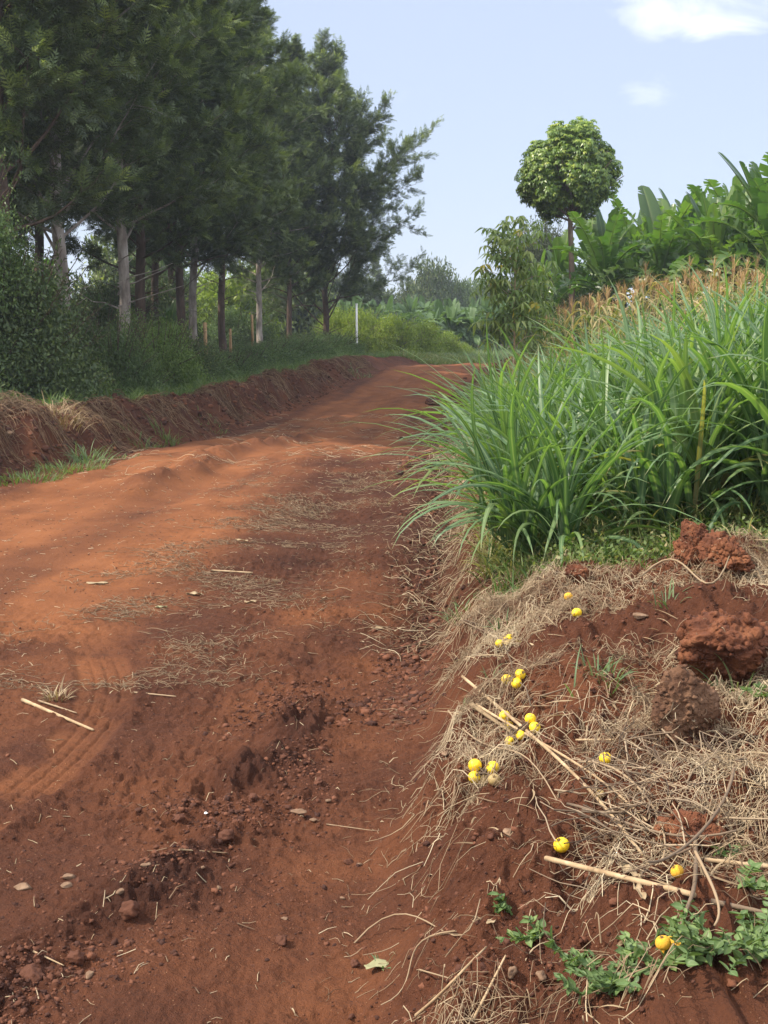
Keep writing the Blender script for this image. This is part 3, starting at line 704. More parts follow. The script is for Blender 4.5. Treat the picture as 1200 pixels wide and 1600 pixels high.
# ---- umbrella tree with the round crown
def round_tree():
    g = np.random.default_rng(55); tk = MB(); cr = MB()
    base = np.array([5.02, 35.0, gz(5.02, 35)])
    o = empty('umbrella_tree', base); tag(o, 'slim trunked tree with a dense round ball crown standing above the maize', 'tree')
    Ht = 6.6; hs = np.linspace(0, 4.3, 9)
    tp = np.stack([.05 * np.sin(hs), .03 * np.cos(hs * 1.3), hs], 1)
    tube(tk, tp, np.linspace(.10, .06, 9), 9)
    cc = np.array([-.12, 0, 5.05]); P = []; D = []
    for b in range(26):
        a = b * 2.4; el = R(20 + 65 * g.random()); h = 3.6 + .8 * g.random()
        L = 1.3 + .6 * math.sin(el); p0 = np.array([.03, 0, h]); e = p0 + np.array([math.cos(a) * math.cos(el), math.sin(a) * math.cos(el), math.sin(el)]) * L
        tube(tk, np.array([p0, (p0 + e) / 2 + g.normal(0, .06, 3), e]), [.035, .022, .01], 5, cap=False)
    nb = 78
    u = norm(g.normal(size=(nb, 3))); u[:, 2] = np.where(u[:, 2] < -.86, -u[:, 2], u[:, 2])
    cen = cc + u * np.array([1.18, 1.18, 1.22]) * (1 - .12 * np.clip(-u[:, 2:], 0, 1)) * (.75 + .3 * g.random(nb))[:, None]
    br = .22 + .16 * g.random(nb)
    n = 9500; k = g.integers(0, nb, n); d = norm(g.normal(size=(n, 3))); d[:, 2] = d[:, 2] * .9
    P = cen[k] + d * br[k][:, None] * (.6 + .55 * g.random(n))[:, None]
    extra = cc + norm(g.normal(size=(900, 3))) * np.array([1.05, 1.05, 1.0]) * (g.random(900) ** .5)[:, None]
    P = np.vstack([P, extra]); n = len(P)
    Zc = norm((P - cc) * .5 + np.array([0, 0, .9]) + g.normal(0, .25, (n, 3)))
    X = norm(np.cross(Zc, norm(g.normal(size=(n, 3))))); Y = np.cross(Zc, X)
    inst(cr, palm_template(6, .55, 1, .45), P, X, Y, Zc, .095 + .05 * g.random(n))
    tk.obj('trunk', M_barkr, o, True); cr.obj('crown', M_round, o)
round_tree()
# ---- slender sapling on the bank edge
def sapling():
    g = np.random.default_rng(56); tk = MB(); cr = MB()
    b = hit(797, 606); b = Vector((2.2, 22.2, H(2.2, 22.2)))
    o = empty('sapling', b - Vector((0, 0, .05))); tag(o, 'slender leaning sapling with drooping hand shaped leaves on the right bank', 'sapling')
    hs = np.linspace(0, 2.9, 10); tp = np.stack([-.03 + .13 * hs / 2.9 + .03 * np.sin(hs * 2), 0 * hs, hs], 1); tp[:, 0] += .0
    tube(tk, tp, np.linspace(.022, .008, 10), 6)
    P = []
    def br(p0, a, L, n):
        e = p0 + np.array([math.cos(a) * .8, math.sin(a) * .8, .45]) * L; m = (p0 + e) / 2 + np.array([0, 0, .06])
        pts = np.array([p0, m, e, e + np.array([math.cos(a), math.sin(a), -.3]) * .08]); tube(tk, pts, [.008, .006, .004, .003], 4, cap=False)
        for t in range(n): P.append(pts[1] + (pts[3] - pts[1]) * g.random() + g.normal(0, .13, 3) + np.array([0, 0, .04]))
    for h in np.linspace(.95, 2.75, 24):
        L = .30 + .28 * math.sin(math.pi * min(1, (h - .7) / 2.2)) ** .7 * (.6 + .5 * g.random())
        br(np.array([np.interp(h, hs, tp[:, 0]), 0, h]), g.random() * 6.28, L * 1.1, 13)
    P = np.array(P); P = P[(P[:, 2] > .85)]; n = len(P)
    Zc = norm(np.array([[0, 0, 1.]]) + g.normal(0, .28, (n, 3))); X = norm(np.cross(Zc, norm(g.normal(size=(n, 3))))); Y = np.cross(Zc, X)
    inst(cr, palm_template(6, .80, 1, .30), P, X, Y, Zc, .16 + .08 * g.random(n))
    tk.obj('trunk', M_sapbark, o, True); cr.obj('foliage', M_sap, o)
sapling()

# ---- banana plants
def banana_leaf(seed, L=2.2, W=.52, th0=1.2, bend=1.3, torn=.3, r=.5, az=0, curl=1.6, nseg=26):
    g = np.random.default_rng(seed); mb = MB()
    s = np.linspace(0, 1, nseg + 1); th = th0 - bend * s ** curl
    d = np.stack([np.cos(th), np.zeros_like(th), np.sin(th)], 1)
    mid = np.vstack([[0, 0, 0], np.cumsum((d[1:] + d[:-1]) / 2 * L / nseg, 0)])
    N = np.stack([-np.sin(th), np.zeros_like(th), np.cos(th)], 1); S = np.array([0, 1., 0])
    w = W * .5 * np.clip(np.sin(np.pi * np.clip((s - .14) / .88, 0, 1)) ** .38, 0, 1) * (s > .14); w[-1] = .02
    for sg in (-1, 1):
        dr = .0; fold = .30 + .35 * g.random(); prev = None
        for k in range(2, nseg):
            tear = g.random() < torn
            if prev is None or tear: dr = g.normal(0, .35) * (torn * 1.5 + .1); sh = (0.42 if tear else 0)
            else: sh = 0
            f = fold + dr
            def edge(i, shr=0):
                o1 = S * sg * math.cos(-f) * 1.0 + N[i] * math.sin(f * .6); o1 = o1 / np.linalg.norm(o1)
                o2 = S * sg * math.cos(f + .5) + N[i] * math.sin(f * .6 - .35); o2 /= np.linalg.norm(o2)
                m1 = mid[i] + o1 * w[i] * .5; m2 = m1 + o2 * w[i] * .5 + d[i] * w[i] * .18 + d[i] * shr * L / nseg
                return mid[i], m1, m2
            a = edge(k, sh); b = edge(k + 1, -sh)
            cr_ = r + g.normal(0, .02)
            C = np.array([[cr_, s[k], 1, 1], [cr_, s[k], 0, 1], [cr_, s[k], 0, 1], [cr_, s[k], 1, 1], [cr_, s[k], 0, 1], [cr_, s[k], 0, 1]])
            V = [a[0], a[1], a[2], b[0], b[1], b[2]]
            mb.add(V, [[0, 1, 4, 3], [1, 2, 5, 4]], C); prev = True
    rad = np.linspace(.028, .004, nseg + 1)
    pts = mid - N * .012
    n0 = len(mb.V); tube(mb, pts, rad, 4, r=.97)
    return mb
BL = {}
specs = {'up': [(1.38, .40, .10), (1.22, .65, .30), (1.45, .22, 0.05)], 'mid': [(1.12, 1.25, .35), (1.0, 1.35, .85), (1.22, 1.45, .45)], 'low': [(.75, 2.0, .6), (.55, 1.9, .75), (.85, 2.2, .6)]}
for kk, L_ in specs.items():
    BL[kk] = [banana_leaf({'up': 3, 'mid': 31, 'low': 57}[kk] + i * 13, 2.0 if kk != 'low' else 1.8, .46, a, b, min(.85, t * 1.9), r=.3 + .2 * i).mesh('leaf', M_ban, False) for i, (a, b, t) in enumerate(L_)]
BL['dead'] = [banana_leaf(90 + i, 1.6, .3, .2, 1.9, .8, r=.5, curl=.8).mesh('dead_leaf', M_bandead, False) for i in range(2)]
mb = MB(); tube(mb, np.array([[0, 0, -.1], [0.01, 0, .7], [0, .02, 1.4], [0, 0, 2.0]]), [.15, .125, .10, .06], 10); BSTEM = mb.mesh('stem', M_banstem, True)
def banana(x, y, s, rz, label, seed, group, z=None, low=6, mid_=6, up=6, dead=3):
    g = np.random.default_rng(seed)
    o = empty('banana_plant', (x, y, gz(x, y) if z is None else z), rz, s); tag(o, label, 'banana plant', group)
    t = bpy.data.objects.new('stem', BSTEM); COL.objects.link(t); t.parent = o
    a = g.random() * 6
    for kind, n, zz in (('up', up, 1.95), ('mid', mid_, 1.85), ('low', low, 1.7), ('dead', dead, 1.5)):
        for i in range(n):
            me = BL[kind][g.integers(0, len(BL[kind]))]
            l = bpy.data.objects.new('dead_leaf' if kind == 'dead' else 'leaf', me); COL.objects.link(l); l.parent = o
            a += 2.4; l.location = (0, 0, zz - .1 * g.random()); l.rotation_euler = (g.normal(0, .06), g.normal(0, .08), a + g.normal(0, .25)); q = .8 + .35 * g.random(); l.scale = (q, q * (.9 + .3 * g.random()), q)
    return o
BG_ = 'banana plants on the rise to the right'
bp = [(5.6, 33.0, 1.0, 'leftmost banana plant, right behind the slim trunk of the round tree'), (6.9, 32.5, 1.05, 'banana plant next to the round tree with broad upright leaves'),
      (7.6, 30.0, .98, 'banana plant third from the round tree, with low drooping leaves over the tassels'), (8.5, 32.0, 1.08, 'banana plant in the middle of the right hand group, left of the tall leaf cluster'),
      (8.5, 28.5, 1.08, 'banana plant with torn leaves below the tall leaf cluster'), (8.9, 30.5, 1.25, 'tallest banana plant with the longest upright leaves against the sky'),
      (8.75, 28.9, 1.18, 'banana plant with dark shredded leaves just left of the right edge'), (9.6, 31.0, 1.25, 'banana plant at the right edge of the photo with a curled torn top leaf')]
for k, (x, y, s, lab) in enumerate(bp): banana(x, y, s * 1.02, k * 1.1, lab, 300 + k, BG_)
for k, (x, y, s) in enumerate([(5.3, 39, .95), (4.9, 41, .85), (6.5, 40, 1.05), (7.2, 34.5, 1.0), (8.1, 34, 1.05), (9.2, 33.8, 1.15), (6.2, 36, 1.0), (7.9, 36, 1.1), (9.4, 36, 1.15), (10.6, 34.5, 1.15), (11.0, 30.5, 1.2), (9.7, 28.0, 1.1), (10.2, 39, 1.1), (12, 36, 1.2), (12.6, 31.5, 1.2), (7.5, 38, 1.2), (8.7, 38, 1.25), (9.9, 36.5, 1.25), (6.9, 37.5, 1.1), (10.4, 32.4, 1.2)]):
    banana(x, y, s, k * 1.7, 'banana plant at the back of the right hand group, mostly hidden by the front ones', 330 + k, 'rear banana plants on the rise')
for k, (x, y, s) in enumerate([(-11.4, 44, .9), (-9.2, 41, .55), (-12.3, 47, .9), (-7.2, 43.5, .55)]):
    banana(x, y, s, k, ('banana plant with one bright leaf showing between the pale trunks', 'small banana plant showing left of the pale grey trunk', 'banana plant deep in the trees behind the pale grey trunk', 'small bright leaved banana plant above the short wooden post')[k], 350 + k, 'banana plants glimpsed between the trees', low=2, mid_=3, dead=0)
def far_banana(seed):
    g = np.random.default_rng(seed); mb = MB(); a = 0
    tube(mb, np.array([[0, 0, -.2], [0, 0, .8], [0, 0, 1.6]]), [.14, .12, .07], 6, r=.1)
    for i in range(24):
        k = ('up', 'low', 'mid', 'mid', 'mid', 'mid', 'low')[g.integers(0, 7)]; sp = specs[k][g.integers(0, 3)]
        lf = banana_leaf(seed * 31 + i, 2.1, .50, sp[0], sp[1], sp[2] * .7, r=g.random(), nseg=9)
        a += 2.4; c, s_ = math.cos(a), math.sin(a); M = np.array([[c, -s_, 0], [s_, c, 0], [0, 0, 1]])
        for V, F, C in zip(lf.V, lf.F, lf.C): pass
        V = np.vstack(lf.V) @ M.T + np.array([0, 0, 1.5 if k != 'low' else .5 + g.random()]); mb.add(V, np.vstack(lf.F), np.vstack(lf.C))
    return mb.mesh('banana_plant', M_banf)
FB = [far_banana(k + 1) for k in range(4)]
g = np.random.default_rng(8); cnt = 0
for yb, n, x0, x1 in ((78, 11, -1.0, 9.4), (83, 12, -2.0, 10.4), (89, 12, -3.5, 11.5), (96, 12, -4.5, 13.0), (104, 12, -6, 15), (112, 12, -6, 17)):
    for i in range(n):
        x = x0 + (x1 - x0) * (i + .5 * g.random() + .2) / n; y = yb + g.normal(0, 1.2)
        if yb < 80 and x < 3.0: continue
        o = bpy.data.objects.new('banana_plant', FB[g.integers(0, 4)]); COL.objects.link(o); o.location = (x, y, gz(x, y) + (.0 + max(0, yb - 83) * .035) - .1); o.rotation_euler = (0, 0, g.random() * 6.28); s = .78 + .3 * g.random(); o.scale = (s * 1.1, s * 1.1, s * 1.0)
        tag(o, 'banana plant in the front row of the far plantation, ' + ORD[i] + ' from the left' if yb == 78 else 'banana plant in the hazy plantation beyond the road bend', 'banana plant', 'banana plants of the far plantation')
# ---- far trees against the sky
for x, y, v, s, sz, lab in [(-3.0, 128, 0, .62, .60, 'dark pointed tree on the horizon just right of the open crowned roadside tree'), (-.9, 132, 1, .60, .56, 'dark pointed tree on the horizon, second from the left in the gap'),
                            (-5.0, 126, 2, .66, .58, 'dark pointed tree on the horizon behind the lowest branches of the roadside tree'), (-7.2, 122, 3, .7, .6, 'hazy tree on the horizon behind the trunk at the end of the tree row')]:
    place_tree(OAK[v], (x, y, gz(x, y)), v * 1.3, (s, s, sz), lab, 'tree', 'hazy trees on the horizon', M_barkd)
FT = 'hazy bushy trees on the horizon'
def hz_tree(data, x, y, sx, sz, lab, rz=0, m=None): place_bush(data, x, y, (sx, sx, sz), rz, lab, cat='tree', group=FT, name='bushy_tree', leafm=m)
HT = build_pair(bush(15, 2.2, 2.2, 2.9, 85, 26000, .20, wisp=.35, asp=.4), M_barkd, M_hedge)
hz_tree(HT, 4.55, 120, 1.15, 2.75, 'tallest dark bushy tree on the horizon in the gap, with a ragged top', .4, M_dark)
hz_tree(HT, 2.6, 124, .8, 2.2, 'narrow dark tree just left of the tallest bushy tree on the horizon', 1.4, M_dark)
hz_tree(HT, 6.4, 121, .95, 2.1, 'brownish green tree just right of the tallest bushy tree on the horizon', 2.4)
hz_tree(HT, 8.7, 130, 1.3, 2.25, 'rounded tree on the horizon left of the sapling leaves', 3.4)
hz_tree(HT, 11.6, 131, 1.3, 2.3, 'rounded tree on the horizon behind the sapling leaves', 4.4, M_dark)
hz_tree(HT, 15.5, 128, 1.6, 2.4, 'wide dark tree on the horizon right of the sapling', 5.4, M_dark)
for k in range(9):
    hz_tree(HT, -34 + k * 3.6 + .8 * math.sin(k * 3), 74 + 6 * math.cos(k * 2.3), (1.3, 1.2, 1.45)[k % 3], (2.1, 1.7, 2.4)[k % 3], 'big leafy tree in the background seen under the crowns of the tree row', k * 1.3, (M_hedge, M_weed, M_grev)[k % 3])
for k in range(9):
    hz_tree(HT, -22 + k * 5.5 + 1.5 * math.sin(k * 3), 134 + 4 * math.cos(k * 2), 1.5, 1.95, 'tree of the low hazy tree belt along the horizon', k * 1.1, M_dark)
hz_tree(BG, 1.0, 82, 1.3, 1.5, 'grey green bush in front of the far banana plants, left of the gap centre', .3)
hz_tree(BH, -1.6, 80, 1.7, 1.8, 'dark bush behind the white pole, left of the far banana plants', 1.3)
far = MB(); g = np.random.default_rng(77)
for k in range(260):
    x = -330 + k * 2.6 + g.normal(0, 1); y = 170 + 25 * g.random() + abs(x) * .02
    P = norm(g.normal(size=(110, 3))) * np.array([3.2, 3.0, 2.6]) * (.5 + .5 * g.random((110, 1))) + np.array([x, y, float(roadz(y)) + 2.4 + 1.2 * g.random()])
    leafquads(far, P, g.normal(size=(110, 3)), 1.3, .8, None, .1, g.random(110))
tag(far.obj('far_treeline', M_dark), kind='stuff')

# ---- fence posts and pole
def post(u, y, h, r, label, name='wooden_post', mat=M_wood, cat='post', cap=True):
    x = (u - 600) / 2000 * (y + .0); z0 = H(x, y)
    o = empty(name, (x, y, z0)); tag(o, label, cat)
    mb = MB(); g = np.random.default_rng(int(u)); tube(mb, np.array([[0, 0, -.3], [.01, 0, h * .5], [.0, .01, h]]), [r * 1.05, r, r * .92], 8); mb.obj('shaft', mat, o, False)
    if name == 'wooden_post':
        mb = MB()
        for zz in (h * .55, h * .85): 
            a = np.linspace(0, 2 * np.pi, 13); tube(mb, np.stack([np.cos(a) * (r + .004), np.sin(a) * (r + .004), zz + 0 * a], 1), .004, 4)
        mb.obj('wire_loop', M_twig, o)
    else:
        mb = MB(); tube(mb, np.array([[0, 0, h], [0, 0, h + .03]]), [r * 1.3, r * 1.1], 10); mb.obj('cap', mat, o)
post(323, 35.5, 1.72, .055, 'short weathered wooden post in front of the slim pale trunk')
post(362, 40, 1.4, .045, 'thin wooden post right of the short weathered one, under the trees')
post(396, 43, 1.75, .045, 'thin upright wooden pole left of the slim grey trunk')
post(557.5, 57.5, 2.45, .05, 'slim white pole standing behind the sunlit shrubs', 'white_pole', M_white, 'pole')

# ================================================================ NAPIER GRASS, MAIZE
def napier(seed, ntill=16, spread=.28, Lm=1.1, lean=(0, 0), hmax=.55):
    g = np.random.default_rng(seed); cu = MB(); lf = MB()
    for t in range(ntill):
        a = g.random() * 6.28; rr = spread * math.sqrt(g.random()); b = np.array([math.cos(a) * rr, math.sin(a) * rr, -.02])
        out_ = np.array([math.cos(a) * .35 + lean[0] + g.normal(0, .12), math.sin(a) * .35 + lean[1] + g.normal(0, .12), 1.]); hh = hmax * (.45 + .6 * g.random())
        top = b + out_ / np.linalg.norm(out_) * hh
        pts = np.array([b, (b + top) / 2 + np.array([0, 0, .02]), top]); tube(cu, pts, [.009, .008, .005], 5, cap=False)
        n = 8
        f = np.linspace(.12, 1, n) + g.normal(0, .02, n); P = b + (top - b) * f[:, None]
        az = np.where(np.arange(n) % 2 == 0, 0, math.pi) + g.random() * 6.28 + g.normal(0, .45, n)
        lv = np.array(lean); 
        if np.abs(lv).sum() > 0: az = np.where(g.random(n) < .55, math.atan2(lv[1], lv[0]) + g.normal(0, .75, n), az)
        th = .85 + .6 * f + g.normal(0, .12, n); th = np.minimum(th, 1.52)
        bend = 1.9 - .95 * f + g.normal(0, .35, n); bend = np.maximum(bend, .25)
        L = Lm * (.65 + .4 * np.sin(np.clip(f, 0, 1) * 2.4)) * (.8 + .35 * g.random(n))
        r = np.clip(g.random(n) * .9 + .02 - .1 * (1 - f), 0, .92); r = np.where((f < .38) & (g.random(n) < .45), .97 + .06 * g.random(n), r)
        blades(lf, P, az, th, bend, L, (.022 + .034 * g.random(n)) , 10, .28, g.normal(0, .5, n), r, 1.4)
    return cu, lf
NAP = []
for k in range(5):
    cu, lf = napier(500 + k, 15 + k, .25 + .03 * k); NAP.append((cu.mesh('culms', M_nap, True), lf.mesh('leaves', M_nap)))
NAPL = []
for k in range(3):
    cu, lf = napier(520 + k, 17, .26, 1.45, (-.75, -.30), .50); NAPL.append((cu.mesh('culms', M_nap, True), lf.mesh('leaves', M_nap)))
H0 = {}
def place_nap(data, x, y, s, rz, label, group):
    me = data[1]
    if me.name not in H0:
        co = np.zeros(len(me.vertices) * 3); me.vertices.foreach_get('co', co); H0[me.name] = np.percentile(co[2::3], 98.5)
    z0 = H(x, y); u = 600 + 2000 * x / y
    top = CAM_Z + (530 - np.interp(u, [700, 760, 850, 900, 1000, 1100, 1200, 1300], [650, 612, 575, 548, 512, 486, 462, 455])) / 2000 * y    # the stand gets taller away from the road
    s = s * max(.45, min(1.15, (top - z0) / H0[me.name]))
    o = empty('napier_grass_clump', (x, y, z0 - .03), rz, (max(s, .7 * s + .25), max(s, .7 * s + .25), s))
    for nm, me in zip(('culms', 'leaves'), data):
        c = bpy.data.objects.new(nm, me); COL.objects.link(c); c.parent = o
    return tag(o, label, 'grass clump', group)
NG = 'front napier grass clumps beside the road'
front = [(NAPL[0], .90, 6.7, 1.0, -.1, 'napier grass clump arching over the road edge, nearest to the camera'),
         (NAPL[1], 1.02, 7.6, 1.1, .1, 'napier grass clump reaching over the road, just behind the nearest one'),
         (NAPL[2], 1.16, 8.7, 1.1, -.05, 'napier grass clump leaning into the road, third along the road edge'),
         (NAP[0], 1.45, 6.95, .95, .5, 'napier grass clump right of the nearest road edge clump, behind the green verge'),
         (NAP[1], 1.95, 6.9, 1.0, 1.9, 'napier grass clump with dry straw coloured stems at its foot, middle of the front row'),
         (NAP[2], 2.35, 6.65, 1.08, 3.0, 'tall napier grass clump behind the upright red clod at the right edge'),
         (NAP[3], 2.80, 6.9, 1.12, 4.1, 'tallest napier grass clump, cut by the right edge of the photo')]
for d, x, y, s, rz, lab in front: place_nap(d, x, y, s, rz, lab, NG)
g = np.random.default_rng(91)
for y in (7.6, 8.3, 9.0, 9.8, 10.7, 11.7, 12.8, 14.0):
    x = float(xr(y)) + (.68 if y > 9 else 1.1)
    first = True
    while x < min(.36 * y + .5, 5.0):
        if y > 12 and x > 3.6: break
        s = .9 + .16 * g.random()
        if first: place_nap(NAPL[g.integers(0, 3)], x, y, s * .9, g.normal(0, .2), 'napier grass clump leaning over the bank edge, ' + ORD[int(np.argmin(abs(np.array((7.6, 8.3, 9.0, 9.8, 10.7, 11.7, 12.8, 14.0)) - y)))] + ' up the road behind the front three', 'napier clumps along the bank edge')
        else: place_nap(NAP[g.integers(0, 5)], x, y, s, g.random() * 6.28, 'napier grass clump inside the dense green stand', 'napier grass clumps inside the stand')
        first = False
        x += .48 + .12 * g.random()
for y in (15.5, 17.2, 19.2, 21.8):
    for q in (0, .6):
        x = float(xr(y)) + .9 + q + .1 * g.random()
        place_nap(NAP[g.integers(0, 5)], x, y, .72, g.random() * 6.28, 'low grass clump on the bank between the napier stand and the sapling', 'low grass clumps on the far right bank')
# maize
def maize(seed, dry=.5):
    g = np.random.default_rng(seed); st = MB(); lf = MB(); ta = MB()
    h = 1.75 + .35 * g.random(); lx, ly = g.normal(0, .06, 2)
    tube(st, np.array([[0, 0, -.05], [lx * .4, ly * .4, h * .5], [lx, ly, h]]), [.013, .011, .006], 6, r=dry)
    n = 10; f = np.linspace(.15, .95, n); P = np.stack([lx * f, ly * f, h * f], 1)
    az = np.where(np.arange(n) % 2 == 0, 0, math.pi) + g.random() * 6 + g.normal(0, .4, n)
    blades(lf, P, az, 1.1 + g.normal(0, .1, n), 2.0 + g.normal(0, .3, n), .62 * (.8 + .4 * g.random(n)), .045, 8, .3, 0, np.clip(dry + g.normal(0, .22, n), 0, 1))
    n = 12; P = np.tile([[lx, ly, h]], (n, 1)) + np.array([0, 0, 1]) * (np.linspace(0, .12, n)[:, None])
    blades(ta, P, g.random(n) * 6.28, 1.2 + .35 * g.random(n), .5 + .8 * g.random(n), .22 + .12 * g.random(n), .012, 5, .4, 0, g.random(n))
    tube(ta, np.array([[lx, ly, h], [lx, ly, h + .32]]), [.006, .003], 4, r=.5)
    return st.mesh('stalk', M_maize), lf.mesh('leaves', M_maize), ta.mesh('tassel', M_tassel)
MZ = [maize(600 + k, (.3, .45, .6, .8, .38, .7)[k]) for k in range(6)]
g = np.random.default_rng(17); nm_ = 0
y = 12.6
while y < 29:
    x = max(float(xr(y)) + 1.5 + (.4 if y > 16 else 1.3), 2.2 if y < 16 else 0)
    while x < .345 * y + 1.2:
        if nm_ < 290 and not (y < 16 and x < 3.0):
            k = g.integers(0, 6); xx = x + g.normal(0, .08); yy_ = y + g.normal(0, .12)
            zg = H(xx, yy_); top = CAM_Z + (530 - np.interp(600 + 2000 * xx / yy_, [760, 860, 1000, 1200], [550, 482, 430, 415])) / 2000 * yy_   # stunted near the road, taller inside the field
            o = empty('maize_plant', (xx, yy_, zg), g.random() * 6.28, max(.42, min(1.05, (top - zg) / 2.25)) * (.90 + .18 * g.random()))
            for nm, me in zip(('stalk', 'leaves', 'tassel'), MZ[k]):
                c = bpy.data.objects.new(nm, me); COL.objects.link(c); c.parent = o
            tag(o, 'maize plant with reddish tassel in the half dry field behind the napier grass', 'maize', 'maize plants of the field on the right'); nm_ += 1
        x += .36 + .1 * g.random()
    y += .78 if y < 20 else 1.15

# ================================================================ SHORT GRASS AND WEEDS
def scatter_xy(n, x0, x1, y0, y1): return x0 + (x1 - x0) * rng.random(n), y0 + (y1 - y0) * rng.random(n)
def onground(x, y, lift=0.0): return np.stack([x, y, terrain(x, y) + lift], 1)
def blade_patch(name, x, y, h, w, mat, bend=1.1, r=None, kind='stuff', spread=.5, nseg=5, lift=-.02, th=1.35):
    P = onground(x, y, lift); n = len(P); mb = MB()
    blades(mb, P, rng.random(n) * 6.28, th - spread * rng.random(n), bend * (.4 + rng.random(n)), h, w, nseg, .25, 0, r)
    o = mb.obj(name, mat); return tag(o, kind=kind) if kind else o
# verge on the far side of the left bank
n = 34000; y = 11 + 50 * rng.random(n) ** 1.4; L = 1.05 + 2.3 * rng.random(n) ** 1.3; x = xl(y) - L
k = fbm(x, y, 1.1, 3, 201); keep = (k + rng.random(n) * .6 > .0) & (x > -.36 * y - 1.5); x, y, k, L = x[keep], y[keep], k[keep], L[keep]
hh = (.10 + .22 * rng.random(len(x)) + .28 * ss(1.5, 2.4, L) * rng.random(len(x))) * (1 + .5 * k)
blade_patch('verge_grass', x, y, hh, .009 + .006 * rng.random(len(x)), M_grass, 1.2, np.clip(rng.random(len(x)) * .75 + .15 * k, 0, 1))
# weeds with small leaves mixed in the tall verge below the hedge
n = 16000; y = 13 + 40 * rng.random(n) ** 1.3; x = xl(y) - 1.9 - 1.5 * rng.random(n); P = onground(x, y); P[:, 2] += rng.random(n) ** .8 * (.55 + .35 * fbm(x, y, .8, 2, 202))
mb = MB(); leafquads(mb, P, rng.normal(size=(n, 3)) + [0, 0, .2], .07, .03, None, .2); tag(mb.obj('verge_weeds', M_hedge), kind='stuff')
# short grass in front of the napier
n = 24000; x, y = scatter_xy(n, .5, 3.0, 5.55, 7.6); rr_ = x - xr(y)
k = fbm(x, y, .5, 3, 203); lim = ss(5.75, 6.4, y + .15 * k); keep = (rng.random(n) < lim) & (rr_ > .35 + .1 * k); x, y, k = x[keep], y[keep], k[keep]
blade_patch('short_grass', x, y, .05 + .17 * rng.random(len(x)) ** 1.5, .005 + .004 * rng.random(len(x)), M_grass, 1.3, np.clip(.25 + .75 * rng.random(len(x)) + .2 * k, 0, 1), nseg=4)
n = 5000; x, y = scatter_xy(n, .6, 3.0, 5.9, 7.4); keep = (x - xr(y) > .5); P = onground(x[keep], y[keep]); P[:, 2] += .02 + .10 * rng.random(len(P)) ** 1.5
mb = MB(); leafquads(mb, P, rng.normal(size=P.shape), .028, .017, None, .2, .5 + .5 * rng.random(len(P))); tag(mb.obj('clover_weeds', M_grass), kind='stuff')
# dead and green grass under the napier / along the right bank
n = 15000; y = 6.6 + 24 * rng.random(n) ** 1.5; x = xr(y) + .25 + 1.6 * rng.random(n)
blade_patch('bank_grass', x, y, .12 + .30 * rng.random(n), .006 + .006 * rng.random(n), M_grass, 1.6, np.where(rng.random(n) < .5, .9 + .1 * rng.random(n), rng.random(n)), nseg=5)
# field grass beyond the bend and under the far trees
n = 26000; y = 62 + 26 * rng.random(n); x = -6 + 26 * rng.random(n)
blade_patch('far_grass', x, y, .25 + .45 * rng.random(n), .03, M_grassb, 1.0, None, nseg=3)
n = 9000; y = 56 + 9 * rng.random(n); x = xl(y) - 2.6 + 3 * rng.random(n)
blade_patch('bend_grass', x, y, .2 + .35 * rng.random(n), .02, M_grass, 1.0, .4 + .6 * rng.random(n), nseg=3)
# maize field floor
n = 12000; y = 13 + 18 * rng.random(n); x = xr(y) + 1.2 + 6 * rng.random(n)
blade_patch('field_litter', x, y, .3 + .8 * rng.random(n), .014, M_maize, .9, .3 + .7 * rng.random(n), nseg=4)

def tuft(p, label, h=.16, n=60, rad=.08, mat=None, r=None, w=.006, bend=1.2, squash=(1, 1), group=None):
    mb = MB(); a = rng.random(n) * 6.28; q = rad * np.sqrt(rng.random(n)); x = np.cos(a) * q * squash[0]; y = np.sin(a) * q * squash[1]
    z = terrain(p.x + x, p.y + y) - p.z - .01
    blades(mb, np.stack([x, y, z], 1), a + rng.normal(0, .7, n), 1.4 - .7 * rng.random(n), bend * (.3 + rng.random(n)), h * (.45 + .7 * rng.random(n)), w * (.7 + .6 * rng.random(n)), 6, .25, 0, r)
    o = mb.obj('grass_tuft', mat or M_grass); o.location = p
    return tag(o, label, 'grass tuft', group)
GTF = 'green grass tufts at the foot of the left bank'
for (u, v, h, n, rad, sq, lab) in [(40, 750, .17, 220, .42, (1.0, .8), 'bright grass tuft at the foot of the left bank, nearest to the left edge'), (110, 735, .17, 230, .42, (1, 1), 'bright grass tuft at the foot of the left bank, second from the left edge'), (138, 722, .34, 110, .22, (1, 1), 'taller blue green grass tuft at the foot of the left bank'),
                                (225, 700, .20, 120, .30, (1, 1), 'bright grass tuft further along the foot of the left bank'), (262, 690, .30, 90, .24, (1, 1), 'bright grass tuft with tall blades, farthest along the foot of the left bank'), (330, 672, .14, 80, .3, (1, 1.5), 'thin low grass tuft beside the lit part of the road'),
                                (188, 716, .10, 60, .25, (1, 1), 'tiny grass tuft in the gap between the two groups under the left bank')]:
    tuft(hit(u, v), lab, h, n, rad, M_grassb if h == .34 else None, rng.random(n) * .85, squash=sq, group=GTF, w=.009)
